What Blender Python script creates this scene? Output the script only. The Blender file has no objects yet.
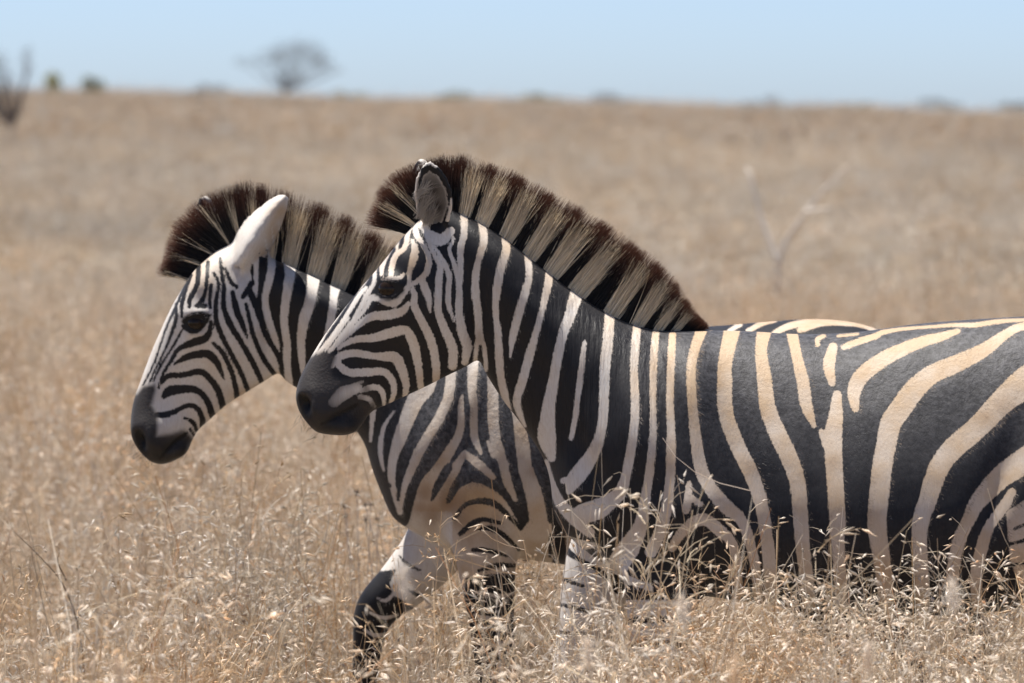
import bpy, math, random
import numpy as np
from mathutils import Vector

random.seed(7)
rng = np.random.default_rng(11)
scn = bpy.context.scene
COL = scn.collection

# ------------------------------------------------------------------ camera
W, H = 1024, 683
CAMZ = 1.76
FPX = 5880.0                       # focal length in pixels
PITCH = math.atan((341.5 - 100.0) / FPX)
cd = bpy.data.cameras.new('camera')
cam = bpy.data.objects.new('camera', cd)
COL.objects.link(cam)
cam.location = (0, 0, CAMZ)
cam.rotation_euler = (math.pi / 2 - PITCH, 0, 0)
cd.sensor_fit = 'HORIZONTAL'
cd.sensor_width = 36.0
cd.lens = 36.0 * FPX / W
cd.clip_start = 0.1
cd.clip_end = 6000
cd.dof.use_dof = True
cd.dof.focus_distance = 11.85
cd.dof.aperture_fstop = 6.3
cd.dof.aperture_blades = 0
scn.camera = cam

# ------------------------------------------------------------------ light
SUN_DIR = Vector((-0.20, 0.13, 0.97)).normalized()   # towards the sun
SUN_EL = math.asin(SUN_DIR.z)
SUN_AZ = math.atan2(SUN_DIR.x, SUN_DIR.y)              # clockwise from +Y
world = bpy.data.worlds.new('World')
scn.world = world
world.use_nodes = True
wn = world.node_tree
bg = wn.nodes['Background']
sky = wn.nodes.new('ShaderNodeTexSky')
sky.sky_type = 'NISHITA'
sky.sun_disc = False
sky.sun_elevation = SUN_EL
sky.sun_rotation = SUN_AZ
sky.altitude = 0
sky.air_density = 0.38
sky.dust_density = 0.5
sky.ozone_density = 2.6
wn.links.new(sky.outputs[0], bg.inputs[0])
bg.inputs[1].default_value = 0.094
sd = bpy.data.lights.new('sun', 'SUN')
sd.energy = 5.0
sd.angle = math.radians(0.5)
sd.color = (1.0, 0.95, 0.87)
sun = bpy.data.objects.new('sun', sd)
COL.objects.link(sun)
sun.location = (0, 0, 30)
sun.rotation_euler = SUN_DIR.to_track_quat('Z', 'Y').to_euler()
scn.view_settings.view_transform = 'Standard'
scn.view_settings.look = 'None'
scn.view_settings.exposure = 0.85
scn.view_settings.gamma = 1.0
scn.view_settings.use_curve_mapping = False

# ------------------------------------------------------------------ helpers
CP, SP = math.cos(PITCH), math.sin(PITCH)

def px2w(px, py, D):
    """world x, z of a photo pixel on the vertical plane y = D"""
    u = px - W / 2
    v = H / 2 - py
    ry = FPX * CP + v * SP
    return D * u / ry, CAMZ + D * (v * CP - FPX * SP) / ry

def mesh_obj(name, verts, faces, mat=None, parent=None, smooth=True, link=True):
    me = bpy.data.meshes.new(name)
    verts = np.asarray(verts, dtype=np.float32)
    if isinstance(faces, np.ndarray):
        n, k = faces.shape
        me.vertices.add(len(verts))
        me.vertices.foreach_set('co', verts.ravel())
        me.loops.add(n * k)
        me.loops.foreach_set('vertex_index', faces.astype(np.int32).ravel())
        me.polygons.add(n)
        me.polygons.foreach_set('loop_start', np.arange(0, n * k, k, dtype=np.int32))
        me.update(calc_edges=True)
    else:
        me.from_pydata(verts.tolist(), [], faces)
        me.update()
    if smooth:
        me.polygons.foreach_set('use_smooth', np.ones(len(me.polygons), dtype=bool))
    o = bpy.data.objects.new(name, me)
    if link:
        COL.objects.link(o)
    if mat:
        me.materials.append(mat)
    if parent:
        o.parent = parent
    return o

def tag(o, label=None, cat=None, group=None, kind=None):
    if label: o['label'] = label
    if cat: o['category'] = cat
    if group: o['group'] = group
    if kind: o['kind'] = kind
    return o

def empty(name, loc):
    o = bpy.data.objects.new(name, None)
    COL.objects.link(o)
    o.location = loc
    return o

def fattr(me, name, vals):
    a = me.attributes.new(name, 'FLOAT', 'POINT')
    a.data.foreach_set('value', np.asarray(vals, dtype=np.float32))

def cattr(me, name, vals):
    a = me.attributes.new(name, 'FLOAT_COLOR', 'POINT')
    v = np.ones((len(vals), 4), dtype=np.float32)
    v[:, :3] = vals
    a.data.foreach_set('color', v.ravel())

def catmull(P, sub):
    P = np.asarray(P, dtype=float)
    n = len(P)
    if n == 1: return P
    out = []
    for i in range(n - 1):
        p1, p2 = P[i], P[i + 1]
        p0 = P[i - 1] if i > 0 else 2 * p1 - p2
        p3 = P[i + 2] if i + 2 < n else 2 * p2 - p1
        for k in range(sub):
            t = k / sub
            out.append(0.5 * ((2 * p1) + (-p0 + p2) * t + (2 * p0 - 5 * p1 + 4 * p2 - p3) * t * t
                              + (-p0 + 3 * p1 - 3 * p2 + p3) * t ** 3))
    out.append(P[-1])
    return np.array(out)

def new_mat(name):
    m = bpy.data.materials.new(name)
    m.use_nodes = True
    nt = m.node_tree
    bs = nt.nodes['Principled BSDF']
    return m, nt, bs

def N(nt, t, **kw):
    n = nt.nodes.new(t)
    for k, v in kw.items(): setattr(n, k, v)
    return n

def mixc(nt, fac, a, b):
    n = nt.nodes.new('ShaderNodeMix'); n.data_type = 'RGBA'
    for sock, v in ((n.inputs[0], fac), (n.inputs[6], a), (n.inputs[7], b)):
        if hasattr(v, 'is_linked') or hasattr(v, 'links'): nt.links.new(v, sock)
        elif isinstance(v, (tuple, list)): sock.default_value = (*v, 1)
        else: sock.default_value = v
    return n.outputs[2]

def mth(nt, op, a, b=None, c=None, clamp=False):
    n = nt.nodes.new('ShaderNodeMath'); n.operation = op; n.use_clamp = clamp
    for i, v in enumerate((a, b, c)):
        if v is None: continue
        if hasattr(v, 'links'): nt.links.new(v, n.inputs[i])
        else: n.inputs[i].default_value = v
    return n.outputs[0]

# ------------------------------------------------------------------ ground
def terrain(x, y):
    """gentle rise to a crest about 250 m away that tilts down to the right"""
    x = np.asarray(x, float); y = np.asarray(y, float)
    t = np.clip((y - 25) / 225.0, 0, 1)
    crest = 0.95 - 0.0235 * np.clip(x, -120, 120)
    up = crest * (t * t * (3 - 2 * t) * 0.35 + t * 0.65)
    und = 0.10 * np.sin(x * 0.06 + y * 0.031) * np.clip((y - 40) / 60, 0, 1) \
        + 0.05 * np.sin(x * 0.21 - y * 0.07 + 1.3) * np.clip((y - 40) / 60, 0, 1)
    down = np.where(y > 250, -((y - 250) ** 2) / 2600.0, 0)
    down = np.maximum(down, -60)
    return up + und * np.where(y > 200, 0.5, 1) + down

def build_ground():
    xs = np.concatenate([np.linspace(-900, -60, 20), np.linspace(-56, 56, 90), np.linspace(60, 900, 20)])
    ys = np.concatenate([np.linspace(-60, 0, 8), np.linspace(1, 60, 70), np.linspace(62, 280, 110), np.linspace(290, 1500, 40)])
    X, Y = np.meshgrid(xs, ys)
    Z = terrain(X, Y)
    v = np.stack([X, Y, Z], -1).reshape(-1, 3)
    nx, ny = len(xs), len(ys)
    i = np.arange((ny - 1) * (nx - 1)); r, c = i // (nx - 1), i % (nx - 1)
    f = np.stack([r * nx + c, r * nx + c + 1, (r + 1) * nx + c + 1, (r + 1) * nx + c], 1)
    m, nt, bs = new_mat('dry_soil')
    tc = N(nt, 'ShaderNodeTexCoord')
    n1 = N(nt, 'ShaderNodeTexNoise'); n1.inputs['Scale'].default_value = 0.35; n1.inputs['Detail'].default_value = 8
    n2 = N(nt, 'ShaderNodeTexNoise'); n2.inputs['Scale'].default_value = 22; n2.inputs['Detail'].default_value = 6
    nt.links.new(tc.outputs['Object'], n1.inputs['Vector']); nt.links.new(tc.outputs['Object'], n2.inputs['Vector'])
    c1 = mixc(nt, n1.outputs[0], (0.20, 0.165, 0.125), (0.28, 0.235, 0.18))
    c2 = mixc(nt, mth(nt, 'MULTIPLY', n2.outputs[0], 0.7), c1, (0.33, 0.285, 0.22))
    nt.links.new(c2, bs.inputs['Base Color'])
    bs.inputs['Roughness'].default_value = 0.95
    bp = N(nt, 'ShaderNodeBump'); bp.inputs['Strength'].default_value = 0.6; bp.inputs['Distance'].default_value = 0.03
    nt.links.new(n2.outputs[0], bp.inputs['Height']); nt.links.new(bp.outputs[0], bs.inputs['Normal'])
    o = mesh_obj('ground', v, f, m)
    tag(o, 'dry brown savanna ground under the grass', 'ground', kind='structure')
build_ground()

# ------------------------------------------------------------------ zebra building
class Chart:
    """side chart of one zebra: photo pixels traced on its mid plane -> its own metres"""
    def __init__(s, D, ox_px):
        s.D = D
        s.ox = px2w(ox_px, 400, D)[0]
    def P(s, px, py):
        x, z = px2w(px, py, s.D)
        return x - s.ox, z
    def chart(s, co):
        k = s.D / (s.D - np.abs(co[:, 1]))
        return np.stack([(co[:, 0] + s.ox) * k - s.ox, CAMZ + (co[:, 2] - CAMZ) * k], 1)
    def pts(s, L):
        return np.array([s.P(a[0], a[1]) for a in L])
    def scale(s):
        return s.D / FPX

def ring_faces(nr, ns, off):
    f = []
    for i in range(nr - 1):
        for j in range(ns):
            a = off + i * ns + j; b = off + i * ns + (j + 1) % ns
            f.append((a, b, b + ns, a + ns))
    return f

class Builder:
    def __init__(s): s.v = []; s.f = []
    def add(s, V, F):
        off = len(s.v)
        s.v += [tuple(p) for p in V]
        s.f += [tuple(i + off for i in q) for q in F]
    def rings(s, R):
        """R: (nr, ns, 3) closed rings; capped"""
        nr, ns = R.shape[:2]
        V = R.reshape(-1, 3).tolist()
        F = ring_faces(nr, ns, 0)
        V.append(R[0].mean(0).tolist()); V.append(R[-1].mean(0).tolist())
        a, b = nr * ns, nr * ns + 1
        for j in range(ns):
            F.append((a, (j + 1) % ns, j))
            F.append((b, (nr - 1) * ns + j, (nr - 1) * ns + (j + 1) % ns))
        s.add(V, F)
    def loft(s, ch, st, sub=8, ns=48, yoff=0.0):
        """stations: tx, ty, bx, by, halfwidth(m), exponent, skew, [y offset]"""
        st = catmull(st, sub)
        th = np.linspace(0, 2 * np.pi, ns, endpoint=False)
        R = np.zeros((len(st), ns, 3))
        for i, q in enumerate(st):
            tx, tz = ch.P(q[0], q[1]); bx, bz = ch.P(q[2], q[3])
            t = (1 - np.cos(th)) / 2
            sg = np.sign(np.sin(th))
            wd = q[4] * np.abs(np.sin(th)) ** q[5] * (1 + q[6] * (t - 0.5) * 2)
            R[i, :, 0] = tx + (bx - tx) * t
            R[i, :, 2] = tz + (bz - tz) * t
            R[i, :, 1] = sg * wd + yoff
        s.rings(R)
    def tube(s, pts, ns=20, sub=5):
        """pts: x, y, z, rx (in plane), ry"""
        P = catmull(pts, sub)
        th = np.linspace(0, 2 * np.pi, ns, endpoint=False)
        T = np.gradient(P[:, :3], axis=0)
        T /= np.linalg.norm(T, axis=1)[:, None]
        R = np.zeros((len(P), ns, 3))
        for i, p in enumerate(P):
            t = T[i]
            side = np.array([0, 1, 0.0]); nrm = np.cross(side, t); nrm /= np.linalg.norm(nrm)
            b = np.cross(t, nrm)
            R[i] = p[:3] + np.outer(np.cos(th) * p[3], nrm) + np.outer(np.sin(th) * p[4], b)
        s.rings(R)
    def ellipsoid(s, c, r, rot=0.0, n=20):
        u = np.linspace(0.02, np.pi - 0.02, n); th = np.linspace(0, 2 * np.pi, 2 * n, endpoint=False)
        R = np.zeros((n, 2 * n, 3))
        for i, a in enumerate(u):
            x = r[0] * np.sin(a) * np.cos(th); y = r[1] * np.sin(a) * np.sin(th); z = np.full_like(th, r[2] * np.cos(a))
            xr = x * math.cos(rot) - z * math.sin(rot); zr = x * math.sin(rot) + z * math.cos(rot)
            R[i] = np.stack([c[0] + xr, c[1] + y, c[2] + zr], 1)
        s.rings(R)

def ear_shell(B, base, tip, w, y0, bulge, open_dir, thick=0.0075, bend=0.0, nv=26, nu=17, wprof=None):
    """leaf shaped cupped shell. base/tip: local (x,z); y0: y at base, tip y; bulge: cup depth (m, sign of y of the convex side)"""
    bx, bz = base; tx, tz = tip
    ax = np.array([tx - bx, 0, tz - bz]); L = np.linalg.norm(ax); ax /= L
    sd = np.array([ax[2], 0, -ax[0]])      # to the right of the axis
    yb, yt = y0
    pts = np.zeros((nv, nu, 3)); 
    for i in range(nv):
        v = i / (nv - 1)
        prof = (np.interp(v, [0, .15, .35, .55, .75, .9, 1], wprof or [.55, .72, .96, 1, .82, .48, .10]))
        for j in range(nu):
            u = -1 + 2 * j / (nu - 1)
            p = np.array([bx, 0, bz]) + ax * (v * L + bend * 0) + sd * (u * w * prof + bend * math.sin(v * math.pi))
            y = yb + (yt - yb) * v + bulge * prof * (math.cos(u * math.pi / 2) - 0.5) * (1 - 0.3 * v)
            p[1] = y + open_dir * u * 0.4 * w * prof
            pts[i, j] = p
    du = np.gradient(pts, axis=1); dv = np.gradient(pts, axis=0)
    nn = np.cross(du, dv); nn /= np.linalg.norm(nn, axis=2)[..., None] + 1e-9
    A = pts + nn * thick / 2; C = pts - nn * thick / 2
    V = np.concatenate([A.reshape(-1, 3), C.reshape(-1, 3)])
    F = []; n = nv * nu
    idx = lambda i, j: i * nu + j
    for i in range(nv - 1):
        for j in range(nu - 1):
            F.append((idx(i, j), idx(i, j + 1), idx(i + 1, j + 1), idx(i + 1, j)))
            F.append((n + idx(i, j), n + idx(i + 1, j), n + idx(i + 1, j + 1), n + idx(i, j + 1)))
    for i in range(nv - 1):
        F.append((idx(i, 0), idx(i + 1, 0), n + idx(i + 1, 0), n + idx(i, 0)))
        F.append((idx(i, nu - 1), n + idx(i, nu - 1), n + idx(i + 1, nu - 1), idx(i + 1, nu - 1)))
    for j in range(nu - 1):
        F.append((idx(0, j), n + idx(0, j), n + idx(0, j + 1), idx(0, j + 1)))
        F.append((idx(nv - 1, j), idx(nv - 1, j + 1), n + idx(nv - 1, j + 1), n + idx(nv - 1, j)))
    B.add(V, F)
    return pts[5:].reshape(-1, 3)

def remesh(B, voxel):
    me = bpy.data.meshes.new('tmp')
    me.from_pydata(B.v, [], B.f); me.update()
    o = bpy.data.objects.new('tmp', me); COL.objects.link(o)
    md = o.modifiers.new('r', 'REMESH'); md.mode = 'VOXEL'; md.voxel_size = voxel; md.adaptivity = 0
    dg = bpy.context.evaluated_depsgraph_get()
    ev = o.evaluated_get(dg)
    m2 = ev.to_mesh()
    nv = len(m2.vertices); co = np.empty(nv * 3, np.float32); m2.vertices.foreach_get('co', co)
    nl = len(m2.loops); li = np.empty(nl, np.int32); m2.loops.foreach_get('vertex_index', li)
    npoly = len(m2.polygons)
    ls = np.empty(npoly, np.int32); m2.polygons.foreach_get('loop_total', ls)
    ne = len(m2.edges); ed = np.empty(ne * 2, np.int32); m2.edges.foreach_get('vertices', ed)
    assert (ls == 4).all()
    ev.to_mesh_clear()
    bpy.data.objects.remove(o); bpy.data.meshes.remove(me)
    return co.reshape(-1, 3).astype(float), li.reshape(-1, 4), ed.reshape(-1, 2)

def smooth_np(co, ed, it, wgt, lam=0.5):
    n = len(co); a, b = ed[:, 0], ed[:, 1]
    deg = np.bincount(a, minlength=n) + np.bincount(b, minlength=n)
    deg = np.maximum(deg, 1)
    for _ in range(it):
        out = np.empty_like(co)
        for k in range(3):
            s = np.bincount(a, weights=co[b, k], minlength=n) + np.bincount(b, weights=co[a, k], minlength=n)
            out[:, k] = s / deg
        co = co + (out - co) * (lam * wgt)[:, None]
    return co

def normals_np(co, q):
    d1 = co[q[:, 2]] - co[q[:, 0]]; d2 = co[q[:, 3]] - co[q[:, 1]]
    fn = np.cross(d1, d2)
    n = np.zeros_like(co)
    for k in range(4):
        for c in range(3):
            n[:, c] += np.bincount(q[:, k], weights=fn[:, c], minlength=len(co))
    return n / (np.linalg.norm(n, axis=1)[:, None] + 1e-12)

FMAX = 0.02
def stroke_sd(ch, uv, pts, sub=4):
    """max(r - distance) of a tapered stroke; pts: px, py, width px"""
    s = ch.scale()
    P = np.array([(*ch.P(a[0], a[1]), a[2] * s / 2) for a in pts])
    P = catmull(P, sub) if len(P) > 2 else P
    mg = FMAX + P[:, 2].max()
    lo = P[:, :2].min(0) - mg; hi = P[:, :2].max(0) + mg
    ix = np.where((uv[:, 0] > lo[0]) & (uv[:, 0] < hi[0]) & (uv[:, 1] > lo[1]) & (uv[:, 1] < hi[1]))[0]
    d = np.full(len(ix), -FMAX)
    q = uv[ix]
    for i in range(len(P) - 1):
        a, b = P[i], P[i + 1]
        l2 = a[:2] - b[:2]; ab = b[:2] - a[:2]
        L = ab @ ab + 1e-12
        m = mg
        sel = np.where((q[:, 0] > min(a[0], b[0]) - m) & (q[:, 0] < max(a[0], b[0]) + m) &
                       (q[:, 1] > min(a[1], b[1]) - m) & (q[:, 1] < max(a[1], b[1]) + m))[0]
        if not len(sel): continue
        qs = q[sel]
        t = np.clip(((qs - a[:2]) @ ab) / L, 0, 1)
        dist = np.hypot(qs[:, 0] - a[0] - t * ab[0], qs[:, 1] - a[1] - t * ab[1])
        d[sel] = np.maximum(d[sel], a[2] + (b[2] - a[2]) * t - dist)
    return ix, d

def poly_sd(ch, uv, pts):
    P = ch.pts(pts)
    inside = np.zeros(len(uv), bool); dmin = np.full(len(uv), 1e9)
    n = len(P)
    for i in range(n):
        a, b = P[i], P[(i + 1) % n]
        ab = b - a; L = ab @ ab + 1e-12
        t = np.clip(((uv - a) @ ab) / L, 0, 1)
        dmin = np.minimum(dmin, np.hypot(uv[:, 0] - a[0] - t * ab[0], uv[:, 1] - a[1] - t * ab[1]))
        c = ((a[1] > uv[:, 1]) != (b[1] > uv[:, 1]))
        xi = a[0] + (uv[:, 1] - a[1]) / (b[1] - a[1] + 1e-15) * ab[0]
        inside ^= c & (uv[:, 0] < xi)
    return np.where(inside, dmin, -dmin)

def paint(ch, uv, ops):
    f = np.full(len(uv), -FMAX)
    for op in ops:
        k = op[0]
        if k in ('PW', 'PB'):
            sdv = poly_sd(ch, uv, op[1])
            f = np.maximum(f, sdv) if k == 'PW' else np.minimum(f, -sdv)
        else:
            ix, d = stroke_sd(ch, uv, op[1])
            f[ix] = np.maximum(f[ix], d) if k == 'W' else np.minimum(f[ix], -d)
    return np.clip(f, -FMAX, FMAX)

def brush(ch, co, nr, uv, brushes, side_only=True):
    """local swellings and hollows along the normal: px, py, rx px, ry px, angle deg, amount m"""
    out = co.copy(); s = ch.scale()
    for (px, py, rx, ry, ang, amt) in brushes:
        c = np.array(ch.P(px, py)); d = uv - c
        a = math.radians(ang); ca, sa = math.cos(a), math.sin(a)
        u = (d[:, 0] * ca + d[:, 1] * sa) / (rx * s); v = (-d[:, 0] * sa + d[:, 1] * ca) / (ry * s)
        g = np.exp(-(u * u + v * v) * 1.4)
        wgt = np.clip(np.abs(nr[:, 1]) * 1.6, 0, 1) if side_only else 1
        out += nr * (g * wgt * amt)[:, None]
    return out

# ---- materials of the zebras
def coat_material():
    m, nt, bs = new_mat('zebra_coat')
    L = nt.links
    at = lambda n: N(nt, 'ShaderNodeAttribute', attribute_name=n).outputs['Fac']
    tc = N(nt, 'ShaderNodeTexCoord')
    nz = N(nt, 'ShaderNodeTexNoise'); nz.inputs['Scale'].default_value = 260; nz.inputs['Detail'].default_value = 3
    L.new(tc.outputs['Object'], nz.inputs['Vector'])
    mp = N(nt, 'ShaderNodeMapping'); mp.inputs['Scale'].default_value = (300, 300, 45)
    mp.inputs['Rotation'].default_value = (0, math.radians(20), 0)
    L.new(tc.outputs['Object'], mp.inputs[0])
    hair = N(nt, 'ShaderNodeTexNoise'); hair.inputs['Scale'].default_value = 1.0; hair.inputs['Detail'].default_value = 4
    L.new(mp.outputs[0], hair.inputs['Vector'])
    nb = N(nt, 'ShaderNodeTexNoise'); nb.inputs['Scale'].default_value = 14; nb.inputs['Detail'].default_value = 5
    L.new(tc.outputs['Object'], nb.inputs['Vector'])
    sd_ = mth(nt, 'ADD', at('stripe'), mth(nt, 'MULTIPLY', mth(nt, 'SUBTRACT', nz.outputs[0], 0.5), 0.0045))
    sd_ = mth(nt, 'ADD', sd_, mth(nt, 'MULTIPLY', mth(nt, 'SUBTRACT', hair.outputs[0], 0.5), 0.0065))
    mask = N(nt, 'ShaderNodeMapRange'); mask.interpolation_type = 'SMOOTHSTEP'
    mask.inputs['From Min'].default_value = -0.0016; mask.inputs['From Max'].default_value = 0.0016
    L.new(sd_, mask.inputs[0])
    tan = mth(nt, 'ADD', at('tan'), mth(nt, 'MULTIPLY', mth(nt, 'SUBTRACT', nb.outputs[0], 0.5), 1.6), clamp=True)
    white = mixc(nt, tan, (0.62, 0.585, 0.55), (0.46, 0.33, 0.21))
    white = mixc(nt, mth(nt, 'MULTIPLY', mth(nt, 'SUBTRACT', hair.outputs[0], 0.35, clamp=True), 0.9), white, (0.40, 0.31, 0.23))
    white = mixc(nt, at('dirt'), white, (0.22, 0.135, 0.08))
    black = mixc(nt, hair.outputs[0], (0.005, 0.005, 0.007), (0.016, 0.015, 0.018))
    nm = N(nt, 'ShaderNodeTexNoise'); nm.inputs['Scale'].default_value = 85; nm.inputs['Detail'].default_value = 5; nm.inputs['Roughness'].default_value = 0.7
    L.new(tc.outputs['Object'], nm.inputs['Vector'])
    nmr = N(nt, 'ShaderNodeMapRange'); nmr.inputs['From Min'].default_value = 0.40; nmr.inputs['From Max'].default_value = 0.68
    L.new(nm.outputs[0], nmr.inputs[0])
    black = mixc(nt, mth(nt, 'MULTIPLY', at('painted_sheen'), mth(nt, 'ADD', mth(nt, 'MULTIPLY', nmr.outputs[0], 0.75), mth(nt, 'MULTIPLY', nb.outputs[0], 0.35))), black, (0.105, 0.103, 0.112))  # bluish grey sheen of sunlit black hair, painted into the colour
    coat = mixc(nt, mask.outputs[0], black, white)
    skin = mixc(nt, nb.outputs[0], (0.022, 0.019, 0.019), (0.060, 0.053, 0.050))
    col = mixc(nt, at('skin'), coat, skin)
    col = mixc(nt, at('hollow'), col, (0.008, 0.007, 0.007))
    L.new(col, bs.inputs['Base Color'])
    bs.inputs['Roughness'].default_value = 0.55
    bs.inputs['Specular IOR Level'].default_value = 0.25
    bs.inputs['Sheen Weight'].default_value = 0.05
    bs.inputs['Sheen Roughness'].default_value = 0.4
    # short lying hair, plus the vertical skin folds of the neck
    mp2 = N(nt, 'ShaderNodeMapping'); mp2.inputs['Scale'].default_value = (95, 30, 5)
    mp2.inputs['Rotation'].default_value = (0, math.radians(-6), 0)
    L.new(tc.outputs['Object'], mp2.inputs[0])
    fold = N(nt, 'ShaderNodeTexNoise'); fold.inputs['Scale'].default_value = 1.0; fold.inputs['Detail'].default_value = 3
    L.new(mp2.outputs[0], fold.inputs['Vector'])
    b1 = N(nt, 'ShaderNodeBump'); b1.inputs['Strength'].default_value = 0.35; b1.inputs['Distance'].default_value = 0.0014
    por = N(nt, 'ShaderNodeTexVoronoi'); por.inputs['Scale'].default_value = 190
    L.new(tc.outputs['Object'], por.inputs['Vector'])
    L.new(mth(nt, 'ADD', hair.outputs[0], mth(nt, 'MULTIPLY', por.outputs['Distance'], mth(nt, 'MULTIPLY', at('skin'), 0.9))), b1.inputs['Height'])
    b2 = N(nt, 'ShaderNodeBump'); b2.inputs['Distance'].default_value = 0.004
    L.new(mth(nt, 'MULTIPLY', at('folds'), 1.0), b2.inputs['Strength'])
    b4 = N(nt, 'ShaderNodeBump'); b4.inputs['Distance'].default_value = 0.004; L.new(mth(nt, 'MULTIPLY', at('painted_sheen'), 0.45), b4.inputs['Strength'])
    L.new(nm.outputs[0], b4.inputs['Height']); L.new(b1.outputs[0], b4.inputs['Normal'])
    L.new(fold.outputs[0], b2.inputs['Height']); L.new(b4.outputs[0], b2.inputs['Normal'])
    b3 = N(nt, 'ShaderNodeBump'); b3.inputs['Strength'].default_value = 0.5; b3.inputs['Distance'].default_value = 0.02
    nb2 = N(nt, 'ShaderNodeTexNoise'); nb2.inputs['Scale'].default_value = 7; nb2.inputs['Detail'].default_value = 1.5
    L.new(tc.outputs['Object'], nb2.inputs['Vector']); L.new(nb2.outputs[0], b3.inputs['Height']); L.new(b2.outputs[0], b3.inputs['Normal'])
    L.new(b3.outputs[0], bs.inputs['Normal'])
    return m
COAT = coat_material()

def hair_material():
    m, nt, bs = new_mat('mane_hair')
    a = N(nt, 'ShaderNodeAttribute', attribute_name='col')
    nt.links.new(a.outputs['Color'], bs.inputs['Base Color'])
    bs.inputs['Roughness'].default_value = 0.5
    bs.inputs['Specular IOR Level'].default_value = 0.3
    return m
HAIR = hair_material()

def eye_material():
    m, nt, bs = new_mat('eye_gloss')
    bs.inputs['Base Color'].default_value = (0.012, 0.008, 0.006, 1)
    bs.inputs['Roughness'].default_value = 0.1
    bs.inputs['Specular IOR Level'].default_value = 0.22
    tc = N(nt, 'ShaderNodeTexCoord'); nz = N(nt, 'ShaderNodeTexNoise'); nz.inputs['Scale'].default_value = 60
    nt.links.new(tc.outputs['Object'], nz.inputs[0])
    c = mixc(nt, nz.outputs[0], (0.006, 0.004, 0.004), (0.03, 0.018, 0.01))
    nt.links.new(c, bs.inputs['Base Color'])
    return m
EYE = eye_material()

def strands(roots, tips, w0, cols0, cols1, droop=0.0, seg=4, wob=0.006, ctip=0.55):
    """thin tapered three sided hairs; cols0 root colour, cols1 tip colour"""
    n = len(roots)
    d = tips - roots; L = np.linalg.norm(d, axis=1, keepdims=True)
    t_ = d / (L + 1e-9)
    a = np.cross(t_, rng.normal(size=(n, 3))); a /= np.linalg.norm(a, axis=1, keepdims=True) + 1e-9
    b = np.cross(t_, a)
    bendv = a * rng.normal(0, wob, (n, 1)) + b * rng.normal(0, wob, (n, 1))
    V = np.zeros((n, seg + 1, 3, 3)); C = np.zeros((n, seg + 1, 3, 3))
    for i in range(seg + 1):
        t = i / seg
        c = roots + d * t + bendv * (t * t) + np.array([0, 0, -droop]) * t * t
        r = w0[:, None] * (1 - 0.85 * t ** 1.5)
        for k in range(3):
            an = 2 * math.pi * k / 3
            V[:, i, k] = c + (a * math.cos(an) + b * math.sin(an)) * r
        tt = np.clip((t - ctip) / (1 - ctip + 1e-6), 0, 1)
        C[:, i, :] = (cols0 * (1 - tt) + cols1 * tt)[:, None, :]
    base = (np.arange(n) * (seg + 1) * 3)[:, None, None, None]
    ii = np.arange(seg)[None, :, None]; kk = np.arange(3)[None, None, :]
    f = np.stack([ii * 3 + kk, ii * 3 + (kk + 1) % 3, (ii + 1) * 3 + (kk + 1) % 3, (ii + 1) * 3 + kk], -1)
    F = (f + base).reshape(-1, 4)
    return V.reshape(-1, 3), F, C.reshape(-1, 3)

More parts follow.
